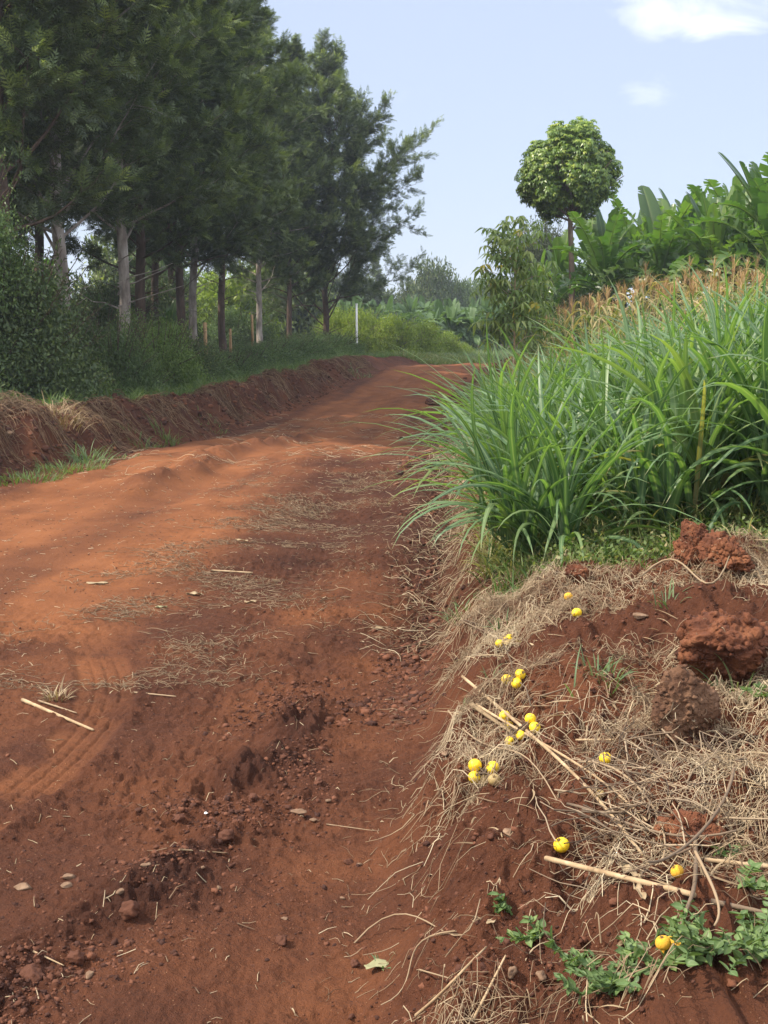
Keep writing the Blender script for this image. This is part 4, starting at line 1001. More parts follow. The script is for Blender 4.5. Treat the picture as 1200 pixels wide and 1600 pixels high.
for (u, v, h, n, rad, lab) in [(935, 1050, .10, 40, .05, 'pale green grass tuft on the red berm, left of the brown clod'), (955, 1063, .09, 30, .04, 'small spreading grass tuft just right of its twin on the red berm'), (722, 955, .13, 60, .07, 'green grass tuft at the road edge of the straw covered berm'),
                               (790, 975, .10, 26, .05, 'thin grass tuft in the straw behind the upper fruits'), (640, 735, .05, 120, .35, 'flat patch of pale green grass on the road crest'), (595, 1512, .07, 9, .012, 'few green blades sticking out under the pale crumpled leaf'),
                               (1150, 1075, .16, 26, .08, 'long bladed grass tuft in the hollow right of the brown clod'), (895, 1085, .22, 3, .01, 'single tall green grass stalk beside the lower fruits'), (1045, 940, .10, 22, .05, 'sparse grass tuft between the straw and the red mound'), (765, 1060, .08, 7, .015, 'small blade tuft left of the middle fruits'), (560, 590, .3, 60, .5, 'dark grass tuft hanging over the far end of the left bank')]:
    tuft(hit(u, v), lab, h, n, rad, M_grassb if u != 640 else None, None, w=.006 if u != 560 else .02)
# broad leaved weeds
def leaf_template():
    rows = [(0, .0), (.12, .17), (.32, .31), (.55, .27), (.8, .13), (1, 0)]
    V = []; C = []
    for t, w in rows:
        for sx in (-1, 0, 1): V.append((sx * w, t, (-.16 * t * t) + (.06 if sx == 0 else 0) * -1 + abs(sx) * .05)); C.append((.5, t, 1. if sx == 0 else 0, 1))
    F = []
    for i in range(5):
        for j in range(2): b = i * 3 + j; F.append((b, b + 1, b + 4, b + 3))
    return np.array(V), np.array(F), np.array(C)
T_leaf = leaf_template()
def weed(p, label, size=.12, nst=5, leaf=.035, direc=None, dense=9):
    st = MB(); lf = MB(); P = []; D = []
    for k in range(nst):
        a = rng.random() * 6.28 if direc is None else direc + rng.normal(0, .35)
        L = size * (.7 + .6 * rng.random()); d = np.array([math.cos(a), math.sin(a), .75 if direc is None else .25])
        pts = [np.array([0, 0, -.01])]
        for i in range(5): d = d + rng.normal(0, .15, 3) + np.array([0, 0, -.05]); pts.append(pts[-1] + norm(d) * L / 5)
        pts = np.array(pts); g_ = terrain(p.x + pts[:, 0], p.y + pts[:, 1]) - p.z + .006; pts[:, 2] = np.maximum(pts[:, 2], g_)
        tube(st, pts, [.003, .003, .0026, .002, .0018, .001], 5, r=.5, cap=False)
        for t in np.linspace(.15, 1, dense):
            c = pts[0] + 0; i = t * 5; i0 = min(4, int(i)); q = pts[i0] + (pts[i0 + 1] - pts[i0]) * (i - i0)
            for sgn in (-1, 1):
                P.append(q); aa = a + sgn * (1.1 + rng.normal(0, .3)); D.append((math.cos(aa) + rng.normal(0, .35), math.sin(aa) + rng.normal(0, .35), .3 + rng.normal(0, .4)))
    P = np.array(P); D = np.array(D); X, Y, Z = frame(D)
    inst(lf, T_leaf, P, X, Y, Z, leaf * (.35 + .95 * rng.random(len(P))))
    o = empty('broadleaf_weed', p); tag(o, label, 'weed', 'broad leaved weeds on the near berm')
    st.obj('stems', M_weedleaf, o, True); lf.obj('leaves', M_weedleaf, o, True)
WD = [(975, 1590, .17, 9, 'green weed at the bottom edge of the photo, below the ochre fruits', None), (1090, 1590, .19, 10, 'bushy green weed at the bottom edge near the right corner', None), (1175, 1560, .20, 11, 'bushy green weed filling the bottom right corner of the photo', None), (1185, 1500, .14, 6, 'small leafy weed above the bottom right corner', None), (1120, 1545, .14, 6, 'leafy weed between the corner weed and the ochre fruits', None),
      (920, 1530, .13, 7, 'leafy weed left of the ochre fruits', None), (900, 1480, .10, 5, 'low weed on the red slope between the trailing weed and the ochre fruits', None), (850, 1440, .11, 4, 'short trailing weed stem in the middle of the lower berm', 2.6), (800, 1412, .05, 3, 'leafy tip of the trailing weed on the bare red slope', 2.7),
      (990, 1475, .07, 4, 'small fresh green weed under the pale stalk end, left one', None), (1090, 1475, .07, 4, 'small fresh green weed under the pale stalk end, right one', None), (1155, 1370, .10, 5, 'weed by the dead stalks at the right edge, below the mound', None), (1140, 1325, .06, 3, 'small weed sprig above the dead stalks near the right edge', None), (1190, 1065, .07, 4, 'bright weed at the right edge beside the brown clod', None),
      (725, 1085, .04, 2, 'tiny weed at the left end of the split stalk', None), (950, 1590, .09, 5, 'small weed beside the bottom edge, left of the bushy ones', None), (1040, 1560, .12, 6, 'dark green weed directly under the ochre fruits', None)]
for (u, v, s_, n, lab, dr) in WD: weed(hit(u, min(v, 1600) + 22), lab, s_ * .72, max(2, int(n * .75)), .023, dr)

# ================================================================ SOIL CRUMBS, CLODS, STONES
cv = [lump(3, 40 + k, (1, .85, .62), .95, 2.3, 4) for k in range(8)]
def crumbs(name, x, y, size, mat=M_crumb):
    mb = MB(); n = len(x); P = onground(x, y); which = rng.integers(0, 8, n)
    for k in range(8):
        m = which == k; q = P[m]; c = m.sum()
        if not c: continue
        a = rng.random(c) * 6.28; X = np.stack([np.cos(a), np.sin(a), rng.normal(0, .3, c)], 1); X = norm(X); Z = norm(np.stack([rng.normal(0, .3, c), rng.normal(0, .3, c), np.ones(c)], 1)); Y = norm(np.cross(Z, X)); X = np.cross(Y, Z)
        q = q + np.array([0, 0, 1]) * (size[m] * .02)[:, None]
        inst(mb, (cv[k][0], cv[k][1], np.full((len(cv[k][0]), 4), .5)), q, X, Y, Z, size[m])
    return tag(mb.obj(name, mat, smooth=False), kind='stuff')
def psize(n, a, b, p=2.6): u = rng.random(n); return (a ** (1 - p) + u * (b ** (1 - p) - a ** (1 - p))) ** (1 / (1 - p))
# general grit, denser near
n = 52000; y = 2.4 + 9 * rng.random(n) ** 1.6; x = (rng.random(n) * 2 - 1) * (.34 * y + .3)
k = fbm(x, y, .6, 3, 301); td, _ = polydist(x, y, TRK); keep = (rng.random(n) < .35 + .8 * k) & (td > .16); crumbs('soil_grit', x[keep], y[keep], psize(keep.sum(), .0018, .011, 3.0))
# loose windrow
n = 17000; y = 2.5 + 3.2 * rng.random(n); wx = np.interp(y, [2.4, 3.04, 3.37, 4.0, 4.9, 6.5], [-1.1, -.84, -.67, -.52, -.36, -.2]); x = wx + rng.normal(0, .16, n); k = perlin(x / .4, y / .4, 64)
keep = rng.random(n) < .25 + .9 * k; crumbs('loose_soil', x[keep], y[keep], psize(keep.sum(), .003, .016, 2.9))
# crumbled right margin and berm
n = 9000; y = 5.0 + 14 * rng.random(n) ** 1.5; x = xr(y) + rng.normal(-.06, .14, n); k = perlin(x / .3, y / .5, 304); keep = rng.random(n) < .4 + k; crumbs('margin_soil', x[keep], y[keep], psize(keep.sum(), .005, .034, 2.7))
n = 22000; x, y = scatter_xy(n, .1, 2.2, 2.05, 6.2); k = fbm(x, y, .5, 2, 305); keep = (rng.random(n) < .35 + .8 * k) & (x > xr(y) + .05); x = x[keep]; y = y[keep]
for cx, cy, sg, m in [(hit(1085, 878).x, hit(1085, 878).y, .16, 700), (hit(1062, 1140).x, hit(1062, 1140).y, .15, 800), (hit(1130, 1040).x, hit(1130, 1040).y, .25, 1300), (hit(1075, 1310).x, hit(1075, 1310).y, .12, 600), (hit(1170, 900).x, hit(1170, 900).y, .25, 700)]:
    x = np.concatenate([x, rng.normal(cx, sg, m)]); y = np.concatenate([y, rng.normal(cy, sg, m)])
keep = np.ones(len(x), bool); crumbs('berm_soil', x[keep], y[keep], psize(keep.sum(), .0025, .015, 2.9))
n = 3500; y = 12 + 30 * rng.random(n); x = xl(y) - rng.random(n) ** .8 * 1.1; crumbs('bank_soil', x, y, psize(n, .015, .07, 2.2))
n = 1200; y = 13 + 30 * rng.random(n); x = xr(y) + rng.normal(.1, .3, n); crumbs('far_margin_soil', x, y, psize(n, .02, .09, 2.2))

def lumpobj(name, p, size, seed, mat, label, cat, n=16, rough=.3, freq=1.5, rot=None, sink=.3, group=None, octs=4, flat=None):
    n = int(n * 1.6) if cat == 'soil clod' and n > 12 else n
    V, F = lump(n, seed, size, rough, freq, octs, flat)
    C = np.full((len(V), 4), .5); mbx = MB().add(V, F, C)
    if cat == 'soil clod' and n > 20:
        m = 420; k = rng.integers(0, len(V), m); q = V[k]; cs_ = psize(m, .03, .16, 2.2) * max(size) ; a = norm(rng.normal(size=(m, 3))); b = norm(np.cross(a, rng.normal(size=(m, 3)))); c_ = np.cross(a, b); w = rng.integers(0, 8, m)
        for j in range(8):
            sel = w == j
            if sel.any(): inst(mbx, (cv[j][0], cv[j][1], np.full((len(cv[j][0]), 4), .5)), q[sel], a[sel], b[sel], c_[sel], cs_[sel])
    o = mbx.obj(name, mat, smooth=(n > 6))
    o.location = p + Vector((0, 0, size[2] * (1 - 2 * sink))); o.rotation_euler = rot or (0, 0, seed)
    if cat == 'soil clod' and n > 20 and size[0] < .2:
        k = rng.integers(0, len(V), 60); q = V[k]; q = q[q[:, 2] > -size[2] * .5]; m = len(q); Nn = norm(q / np.array(size) ** 2)
        tdir = norm(np.cross(Nn, rng.normal(size=(m, 3)))) * .5 + np.array([0, 0, -.4]); t = np.linspace(0, 1, 5)[None, :, None]
        C3 = q[:, None] * 1.01 + tdir[:, None] * t * (.02 + .06 * rng.random(m))[:, None, None] + Nn[:, None] * np.sin(t * 3) * .008
        mr = MB(); tubes(mr, C3, .0008 + .0007 * rng.random(m)); tag(mr.obj('root_hairs', M_straw, o), kind='stuff')
    return tag(o, label, cat, group)
CG = 'large soil clods on the near berm'
lumpobj('soil_clod', hit(1085, 878), (.085, .075, .115), 3, M_clod, 'upright jagged red clod on top of the berm, before the tall grass', 'soil clod', 26, .42, 2.0, (0, .18, .4), .25, CG, 6)
lumpobj('soil_clod', hit(1130, 880), (.17, .10, .085), 5, M_clod, 'low red clod leaning against the right side of the upright one', 'soil clod', 22, .5, 2.0, None, .35, CG, 6)
lumpobj('soil_clod', hit(1062, 1140), (.092, .085, .115), 9, M_clodb, 'blocky brown clod with cavities in the middle of the berm', 'soil clod', 26, .30, 1.9, (0, -.12, .2), .2, CG, 6)
lumpobj('soil_clod', hit(1130, 1040), (.19, .16, .12), 13, M_clod, 'big bright red clod above and right of the brown one', 'soil clod', 34, .26, 2.4, (0, .1, .9), .28, CG, 7)
lumpobj('soil_clod', hit(1075, 1310), (.085, .075, .05), 17, M_clod, 'rounded red clod among dead stalks left of the right edge', 'soil clod', 18, .35, 2.2, None, .4, CG, 6)
lumpobj('soil_clod', hit(905, 905), (.07, .05, .045), 19, M_clod, 'small red clod in the straw just above the highest fruit', 'soil clod', 14, .45, 2.2, None, .35, CG, 5)
lumpobj('soil_clod', hit(790, 670), (.22, .2, .16), 21, M_clod, 'dark clod on the far right bank behind the grass blades', 'soil clod', 14, .4, 2, None, .4, CG, 5)
lumpobj('soil_clod', hit(812, 590), (.42, .35, .42), 23, M_clod, 'dark soil heap on the bank right behind the slender sapling', 'soil clod', 16, .4, 2, None, .3, CG, 5)
lumpobj('soil_clod', hit(683, 632), (.35, .4, .14), 25, M_crumb, 'dark crumbled clod heap at the right margin of the road near its bend', 'soil clod', 18, .45, 2.4, None, .4, CG, 6)
RG = 'clods lying on the road'
for k, (u, v, s_, lab) in enumerate([(355, 1312, .028, 'dark clod in the crumbled soil strip, largest in the middle foreground'), (440, 1475, .020, 'small dark clod in the lower middle of the road'), (498, 1225, .020, 'small upright clod near the top of the crumbled strip'), (205, 1430, .030, 'clod on the crumbled strip in the lower left'), (280, 1285, .022, 'clod at the left side of the crumbled strip'), (50, 1530, .034, 'large dark clod in the bottom left corner'),
                                     (545, 1350, .015, 'small brown clod beside the base of the berm'), (555, 1510, .014, 'small clod just left of the pale crumpled leaf'), (395, 1250, .020, 'rounded clod at the upper end of the crumbled strip'), (120, 1500, .024, 'clod among crumbs above the bottom left stone')]):
    lumpobj('soil_clod', hit(u, v), (s_, s_ * .85, s_ * .75), 60 + k, M_crumb, lab, 'soil clod', 8, .5, 2, None, .3, RG, 4)
SG = 'small stones on the road'
for k, (u, v, s_, asp, lab) in enumerate([(35, 1390, .030, .55, 'tan flat stone near the left edge, largest on the road'), (108, 1373, .020, .6, 'brown stone half covered by soil right of the largest stone'), (103, 1386, .018, .6, 'grey stone touching the half covered brown one'), (190, 1396, .016, .6, 'brown stone below the crumbled soil, right of the grey stone'), (228, 1354, .018, .35, 'thin pale stone flake in the middle of the lower left'),
                                         (140, 1526, .016, .7, 'pale rounded stone near the bottom left'), (317, 1357, .008, .7, 'tiny grey pebble beside the pale twigs'), (342, 1390, .009, .8, 'tiny pale pebble right of the crumbled strip'), (535, 1405, .008, .9, 'tiny blue grey pebble near the base of the berm'), (444, 1436, .010, .5, 'small grey pebble low in the middle of the road'),
                                         (467, 1270, .030, .35, 'flat grey stone plate near the berm in the middle of the photo'), (490, 1284, .014, .5, 'small stone touching the flat stone plate'), (512, 1252, .012, .5, 'small pale stone flake above the flat stone plate'), (403, 1486, .006, .6, 'tiny white chip near the bottom of the road'), (800, 1524, .016, .9, 'dark rounded stone at the bottom of the berm'), (845, 1530, .018, .8, 'reddish stone near the bottom edge of the berm'),
                                         (795, 1305, .018, .6, 'grey stone on the bare red slope left of the single yellow fruit'), (695, 1180, .02, .5, 'flat brown stone above the straw left of the lowest fruit cluster'), (15, 640 + 40, .06, .7, 'pale stone in the left bank close to the left edge'), (650, 672, .06, .4, 'flat stone on the road near the bend'), (300, 930, .035, .3, 'flat dusty stone in the straw strip of the road'),
                                         (1000, 965, .03, .5, 'grey flat stone under the straw on the red mound'), (562, 1352, .010, .8, 'brown pebble at the base of the berm')]):
    lumpobj('stone', hit(u, v), (s_, s_ * .7, s_ * asp * .8), 90 + k, M_stone, lab, 'stone', 8, .3, 1.1, (0, 0, k * .3), .25, SG, 3)

# ================================================================ STRAW, STALKS, STICKS
def straws(name, x, y, L, rad, mat, head=None, lift=.004, arch=.02, curl=.6, r=None, k=5):
    n = len(x); a = rng.random(n) * 6.28 if head is None else head + rng.normal(0, .5, n)
    L = np.broadcast_to(L, (n,)); cu = rng.normal(0, curl, n); px_ = [x]; py_ = [y]
    for i in range(1, k):
        aa = a + cu * i / k + rng.normal(0, .12 * curl, n); px_.append(px_[-1] + np.cos(aa) * L / (k - 1)); py_.append(py_[-1] + np.sin(aa) * L / (k - 1))
    X = np.stack(px_, 1); Y = np.stack(py_, 1); Z = terrain(X, Y) 
    lf = (lift + arch * rng.random(n) ** 2)[:, None] * (.4 + np.sin(np.linspace(.2, 2.9, k)))[None] + (rng.random(n) ** 3 * arch * 1.5)[:, None] * np.linspace(-.3, 1, k)[None].clip(0)
    mb = MB(); tubes(mb, np.stack([X, Y, Z + lf], -1), rad, 3, r); o = mb.obj(name, mat); return tag(o, kind='stuff')
# berm: dense pale straw mats
n = 60000; x, y = scatter_xy(n, .0, 2.5, 2.05, 6.5); rr_ = x - xr(y); k = fbm(x, y, .55, 3, 401)
top_ = np.exp(-((y - 5.45 - .15 * np.sin(x * 3)) / .42) ** 2); left_ = np.exp(-((rr_ - .34) / .17) ** 2) * ss(3.5, 4.1, y); right_ = (.45 + .55 * ss(2.5, 3.0, y)) * ss(.60, 1.0, rr_) * (1 - ss(4.2, 4.7, y)); low_ = .75 * np.exp(-((x - .70) / .32) ** 2 - ((y - 3.35) / .5) ** 2)
dens = np.clip(.85 * top_ + .65 * left_ + .62 * right_ + .7 * low_ + .45 * ss(.40, .6, rr_) * (1 - ss(2.9, 3.3, y)) - .12 + 1.25 * k, .02, 1) * ss(.05, .2, rr_); dens = np.where(np.hypot((x - 1.15) / .35, (y - 4.6) / .4) < 1, dens * .15, dens)
keep = rng.random(n) < dens; x, y = x[keep], y[keep]; m_ = len(x)
straws('dry_straw', x, y, .02 + .15 * rng.random(m_) ** 1.8, .0007 + .0013 * rng.random(m_) ** 2.5, M_straw, lift=.003, arch=.035, curl=.75, r=np.clip(.45 * rng.random(m_) + .35 + .5 * fbm(x, y, .3, 2, 409), 0, 1))
# flat dry leaf blades lying in the mat
n = 6000; x, y = scatter_xy(n, .2, 2.5, 2.05, 6.4); rr_ = x - xr(y); k = fbm(x, y, .5, 3, 406)
keep = rng.random(n) < np.clip(.15 + .9 * np.exp(-((y - 5.45) / .5) ** 2) + .7 * ss(.6, 1.0, rr_) * (1 - ss(4.2, 4.7, y)) + .5 * np.exp(-((rr_ - .36) / .2) ** 2) * ss(3.5, 4.1, y) + .8 * k - .2, .02, 1) * ss(.1, .25, rr_)
P = onground(x[keep], y[keep], .006); mb = MB(); m_ = len(P)
blades(mb, P, rng.random(m_) * 6.28, .05 + .45 * rng.random(m_) ** 2, .2 + .8 * rng.random(m_), .04 + .14 * rng.random(m_) ** 1.5, .003 + .005 * rng.random(m_) ** 2, 5, .5, rng.normal(0, .6, m_)); tag(mb.obj('dry_leaf_litter', M_leafdry), kind='stuff')
# root hairs on the bare red slope
n = 420; y = 2.5 + 3.2 * rng.random(n); x = xr(y) - .1 + .6 * rng.random(n); straws('slope_roots', x, y, .015 + .10 * rng.random(n) ** 2.5, .0006 + .0008 * rng.random(n), M_straw, curl=1.2, lift=.001, arch=.008, head=None, r=.2 + .6 * rng.random(n))
# road: sparse bits everywhere, and a denser strip along the centre
n = 3800; y = 2.5 + 13 * rng.random(n) ** 1.3; x = xl(y) + (xr(y) - xl(y)) * rng.random(n); x = np.where(y < 9, np.maximum(x, -.34 * y - .3), x); straws('road_straw', x, y, .012 + .05 * rng.random(n) ** 2, .0007 + .0013 * rng.random(n) ** 2 + .00008 * y, M_straw, lift=.001, arch=.006, curl=.22, k=3)
n = 15000; y = 5.6 + 8.5 * rng.random(n); cx = np.interp(y, [5.5, 6.6, 8.9, 11.5, 14], [-1.55, -1.35, -1.15, -.85, -.5]); x = cx + rng.normal(0, .42, n) + .35 * (rng.random(n) < .3); k = fbm(x, y, .7, 3, 402)
keep = rng.random(n) < np.clip(.25 + 1.7 * k, 0, 1); x, y = x[keep], y[keep]; m_ = len(x); straws('centre_strip_straw', x, y, .02 + .13 * rng.random(m_) ** 2, .0009 + .0008 * rng.random(m_) + .00006 * y, M_straw, lift=.001, arch=.012, curl=.35, r=.05 + .55 * rng.random(m_))
n = 1400; y = 14 + 14 * rng.random(n); x = xl(y) + (xr(y) - xl(y)) * rng.random(n); k = fbm(x, y, 1.2, 3, 403); keep = k > 0; straws('far_road_straw', x[keep], y[keep], .1 + .25 * rng.random(keep.sum()), .003, M_straw, lift=.003, arch=.03, curl=.6)
n = 2000; y = 6.2 + 16 * rng.random(n) ** 1.3; x = xr(y) + rng.normal(.1, .22, n); straws('margin_straw', x, y, .06 + .2 * rng.random(n), .0012 + .0001 * y, M_straw, lift=.004, arch=.05, curl=.7)
# left bank: roots and dry grass hanging down its face
n = 9000; y = 11.5 + 36 * rng.random(n) ** 1.4; L = .25 + .9 * rng.random(n) ** .6; x = xl(y) - L; k = fbm(x * .6, y, .9, 3, 404); keep = rng.random(n) < np.clip(.35 + 1.1 * k, .05, 1); x, y = x[keep], y[keep]; m_ = len(x)
straws('bank_roots', x, y, .12 + .34 * rng.random(m_), .0018 + .00012 * y, M_root, head=-.35 + rng.normal(0, .35, m_), lift=.008, arch=.06, curl=.6)
n = 900; y = 13.2 + 2.8 * rng.random(n); x = xl(y) - .95 + rng.normal(0, .16, n) + .0; straws('ridge_straw', x, y, .15 + .3 * rng.random(n), .0032, M_straw, lift=.02, arch=.10, curl=1.2, r=.05 + .35 * rng.random(n))

def stick(pix, rad, mat, label, name='stick', cat='stick', group=None, lift=.01, arch=0, sides=7, taper=.6, nodes=False):
    P = [hit(u, v) for u, v in pix]; base = P[0].copy()
    A = np.array(P); m0 = len(A); deg = min(m0 - 1, 3) if m0 > 3 else 1; tt = np.linspace(0, 1, m0); t2 = np.linspace(0, 1, 14)
    if deg == 1: x = A[0, 0] + (A[-1, 0] - A[0, 0]) * t2; y = A[0, 1] + (A[-1, 1] - A[0, 1]) * t2
    else: x = np.polyval(np.polyfit(tt, A[:, 0], deg), t2); y = np.polyval(np.polyfit(tt, A[:, 1], deg), t2)
    Q = np.stack([x, y], 1)
    g0 = terrain(x, y); zf = np.polyval(np.polyfit(t2, g0, max(1, min(2, deg))), t2); z = zf + .75 * max(0, (g0 - zf).max())
    if deg == 1: zl = P[0].z + (P[-1].z - P[0].z) * t2; z = zl + .3 * max(0, (g0 - zl).max())
    z = z + lift * .7 + arch * np.sin(np.linspace(0, math.pi, len(Q)))
    V = np.stack([x, y, z], 1) - np.array(base); rr_ = rad * np.linspace(1, taper, len(Q)) * (1 + .06 * np.sin(np.arange(len(Q)) * 2.3))
    mb = MB(); tube(mb, V, rr_, sides + sides % 2)
    o = mb.obj(name, mat, smooth=True); o.location = base; return tag(o, label, cat, group)
SGp = 'dead stalks and twigs on the near berm'
stick([(853, 1362), (960, 1388), (1084, 1422)], .0062, M_stick, 'thick pale straight stalk lying in front of the tangled twigs', group=SGp, lift=.03, taper=.95)
stick([(722, 1098), (790, 1140), (850, 1180), (905, 1240), (950, 1290), (1005, 1350)], .0058, M_stick, 'long pale stalk running down from the straw past the fruits, the thicker of the pair', group=SGp, lift=.015)
stick([(745, 1110), (815, 1160), (880, 1200), (940, 1250), (1010, 1300)], .0045, M_stick, 'long pale stalk beside the thicker one, running down past the fruits', group=SGp, lift=.022)
stick([(735, 1102), (775, 1135), (800, 1148)], .010, M_leafdry, 'split dry sheath at the upper end of the long pale stalks', group=SGp, lift=.004, sides=4)
stick([(905, 1215), (960, 1235), (1010, 1265), (1035, 1310), (1030, 1370)], .0035, M_straw, 'curved thin stalk arching over the twig heap', group=SGp, lift=.03)
stick([(885, 1292), (960, 1338), (1045, 1345), (1150, 1345)], .0038, M_twig, 'dark horizontal stalk crossing behind the thick pale stalk', group=SGp, lift=.05)
stick([(1100, 1362), (1140, 1368), (1205, 1374)], .0048, M_stick, 'pale stalk end at the right edge, level with the weeds', group=SGp, lift=.03, taper=1)
stick([(1145, 1245), (1115, 1310), (1060, 1370), (1010, 1420)], .0042, M_twig, 'dark grey twig slanting down over the middle of the twig heap', group=SGp, lift=.06)
stick([(1085, 1330), (1085, 1400), (1075, 1440), (1060, 1510)], .005, M_twig, 'dark upright twig behind the end of the thick pale stalk', group=SGp, lift=.04)
stick([(1085, 1380), (1110, 1420), (1122, 1450), (1115, 1480)], .0035, M_straw, 'thin bent twig right of the end of the thick pale stalk', group=SGp, lift=.04)
stick([(1110, 1435), (1160, 1445), (1205, 1455)], .006, M_twig, 'grey stalk at the right edge below the weeds', group=SGp, lift=.03)
stick([(1100, 1560), (1150, 1510), (1205, 1450)], .011, M_barkr, 'thick old branch partly buried in the bottom right weeds', group=SGp, lift=.01)
stick([(925, 1120), (985, 1092), (1030, 1080)], .0030, M_stick, 'slim pale stalk on the red soil left of the brown clod', group=SGp, lift=.01)
stick([(900, 1165), (960, 1164)], .0032, M_stick, 'short straight stalk just above the single fruit on the straw', group=SGp, lift=.012, taper=.9)
stick([(700, 1150), (760, 1170), (810, 1200), (870, 1250)], .0028, M_straw, 'thin stalk crossing the straw above the lowest fruit cluster', group=SGp, lift=.015)
stick([(820, 1098), (860, 1084), (885, 1080)], .0035, M_twig, 'short dark twig on the soil right of the middle fruits', group=SGp, lift=.006)
stick([(720, 978), (765, 1000), (790, 1012)], .0030, M_twig, 'dark twig above the straw, leading to the topmost fruit group', group=SGp, lift=.03)
stick([(1000, 925), (1060, 905), (1100, 912), (1140, 890)], .0045, M_straw, 'pale root stalk over the straw below the upright red clod', group=SGp, lift=.03)
stick([(1140, 800), (1175, 842), (1190, 850)], .0045, M_stick, 'pale stick leaning out of the grass at the right edge', group=SGp, lift=.05)
stick([(650, 1600), (690, 1565), (725, 1525), (760, 1490)], .0035, M_stick, 'pale stalk lying on the slope at the bottom edge', group=SGp, lift=.01)
stick([(740, 1600), (775, 1545), (790, 1500)], .0030, M_stick, 'pale stalk at the bottom edge right of its neighbour, on the slope', group=SGp, lift=.012)
stick([(550, 1474), (640, 1458), (705, 1460), (750, 1437)], .0022, M_straw, 'long wavy root lying across the slope above the crumpled leaf', group=SGp, lift=.003)
stick([(712, 1465), (650, 1500), (636, 1530), (595, 1590)], .0022, M_straw, 'long thin root bending down beside the crumpled leaf', group=SGp, lift=.003)
stick([(655, 1520), (690, 1530), (712, 1537)], .0020, M_straw, 'short yellowish root piece on the slope right of the crumpled leaf', group=SGp, lift=.004)
stick([(35, 1097), (146, 1144)], .0085, M_stick, 'broken pale stick lying beside the tyre track', lift=.006)
stick([(60, 1100), (95, 1112), (120, 1120)], .0045, M_straw, 'thin stick lying along the broken stick by the tyre track', lift=.012)
stick([(210, 1085), (240, 1088), (275, 1092)], .004, M_straw, 'short yellowish stalk on the road right of the tyre track', lift=.004)
stick([(330, 893), (395, 897)], .006, M_stick, 'short straight pale stalk in the straw strip of the road', lift=.006, taper=.9)
stick([(280, 1334), (320, 1340), (355, 1338)], .0028, M_stick, 'white twig on the crumbled soil strip in the foreground', lift=.006)
stick([(510, 1290), (545, 1297), (585, 1300)], .0018, M_straw, 'thin pale root on the soil beside the flat stone plate', lift=.003)
stick([(52, 1492), (80, 1504), (100, 1513)], .0026, M_stick, 'short pale twig in the lower left corner', lift=.004)
# heap of fine grey twigs
mb = MB(); Pc = []
for k in range(190):
    u0 = rng.normal(1000, 85); v0 = rng.normal(1330, 70)
    if not (850 < u0 < 1230 and 1180 < v0 < 1500): continue
    t_ = (v0 + 270 - 800) / 2000; p = flat(u0, v0); yb = p[1] * .80; xb = (u0 - 600) / 2000 * yb * 1.02
    Pc.append((xb, yb))
Pc = np.array(Pc); n = len(Pc); a = rng.random(n) * 3.14 * .0 + rng.choice([-1.1, -.8, 1.3, 1.8, 2.3, .9], n) + rng.normal(0, .45, n); Ls = .05 + .17 * rng.random(n)
x0 = Pc[:, 0] - np.cos(a) * Ls / 2; y0 = Pc[:, 1] - np.sin(a) * Ls / 2
ts = np.linspace(0, 1, 5); X = x0[:, None] + np.cos(a)[:, None] * Ls[:, None] * ts + rng.normal(0, .009, (n, 5)); Y = y0[:, None] + np.sin(a)[:, None] * Ls[:, None] * ts + rng.normal(0, .005, (n, 5))
Z = terrain(X, Y).max(1)[:, None] + (rng.random(n) * .06)[:, None] + (rng.normal(0, .05, n))[:, None] * (ts - .5) + .006
Z = np.maximum(Z, terrain(X, Y) + .002)
tubes(mb, np.stack([X, Y, Z], -1), .0012 + .0016 * rng.random(n) ** 1.5, 5); tag(mb.obj('dead_twigs', M_twig, smooth=True), kind='stuff')
# dry clump of grass beside the broken stick
tuft(hit(88, 1090), 'dry straw coloured grass tuft behind the broken stick by the tyre track', .10, 70, .05, M_leafdry, None, .004, 1.4)
tuft(hit(85, 650), 'dry hay coloured tuft drooping over the top of the left bank', .36, 170, .35, M_leafdry, .4 * rng.random(170), .010, 2.0)
tuft(hit(805, 690), 'dry grey straw tuft on the bank edge behind the overhanging blades', .35, 140, .25, M_leafdry, None, .008, 2.0)

# crumpled and fallen leaves
def dry_leaf(u, v, L, W, rz, label, mat=M_leafdry, seed=0, hgt=.3):
    g = np.random.default_rng(seed); n, m = 9, 5; V = []
    for i in range(n):
        t = i / (n - 1); w = W * (math.sin(math.pi * (t * .86 + .1)) ** .6)
        for j in range(m):
            q = j / (m - 1) * 2 - 1; V.append(((t - .5) * L + g.normal(0, .01) * L, q * w / 2, L * hgt * (.25 + .16 * math.sin(t * 9 + q * 2 + seed) + .2 * q * q + g.normal(0, .05))))
    V = np.array(V); F = [(i * m + j, i * m + j + 1, (i + 1) * m + j + 1, (i + 1) * m + j) for i in range(n - 1) for j in range(m - 1)]
    C = np.full((len(V), 4), .5); C[:, 0] = g.random(len(V)) * .5 + .3
    o = MB().add(V, F, C).obj('fallen_leaf', mat, smooth=False); o.location = hit(u, v); o.rotation_euler = (0, 0, rz)
    sd = o.modifiers.new('thickness', 'SOLIDIFY'); sd.thickness = .0008
    return tag(o, label, 'leaf')
dry_leaf(592, 1512, .075, .036, .5, 'pale green crumpled leaf on the red soil near the bottom edge', M_leafpale, 1)
dry_leaf(303, 930, .10, .05, -.2, 'grey brown curled leaf in the straw strip of the road', M_leafdry, 2)
dry_leaf(252, 950, .07, .03, .2, 'small pale curled leaf left of the grey brown one in the straw strip', M_leafpale, 3)
dry_leaf(378, 847, .12, .035, -.6, 'light brown leaf pointing down in the upper straw strip', M_leafdry, 4)
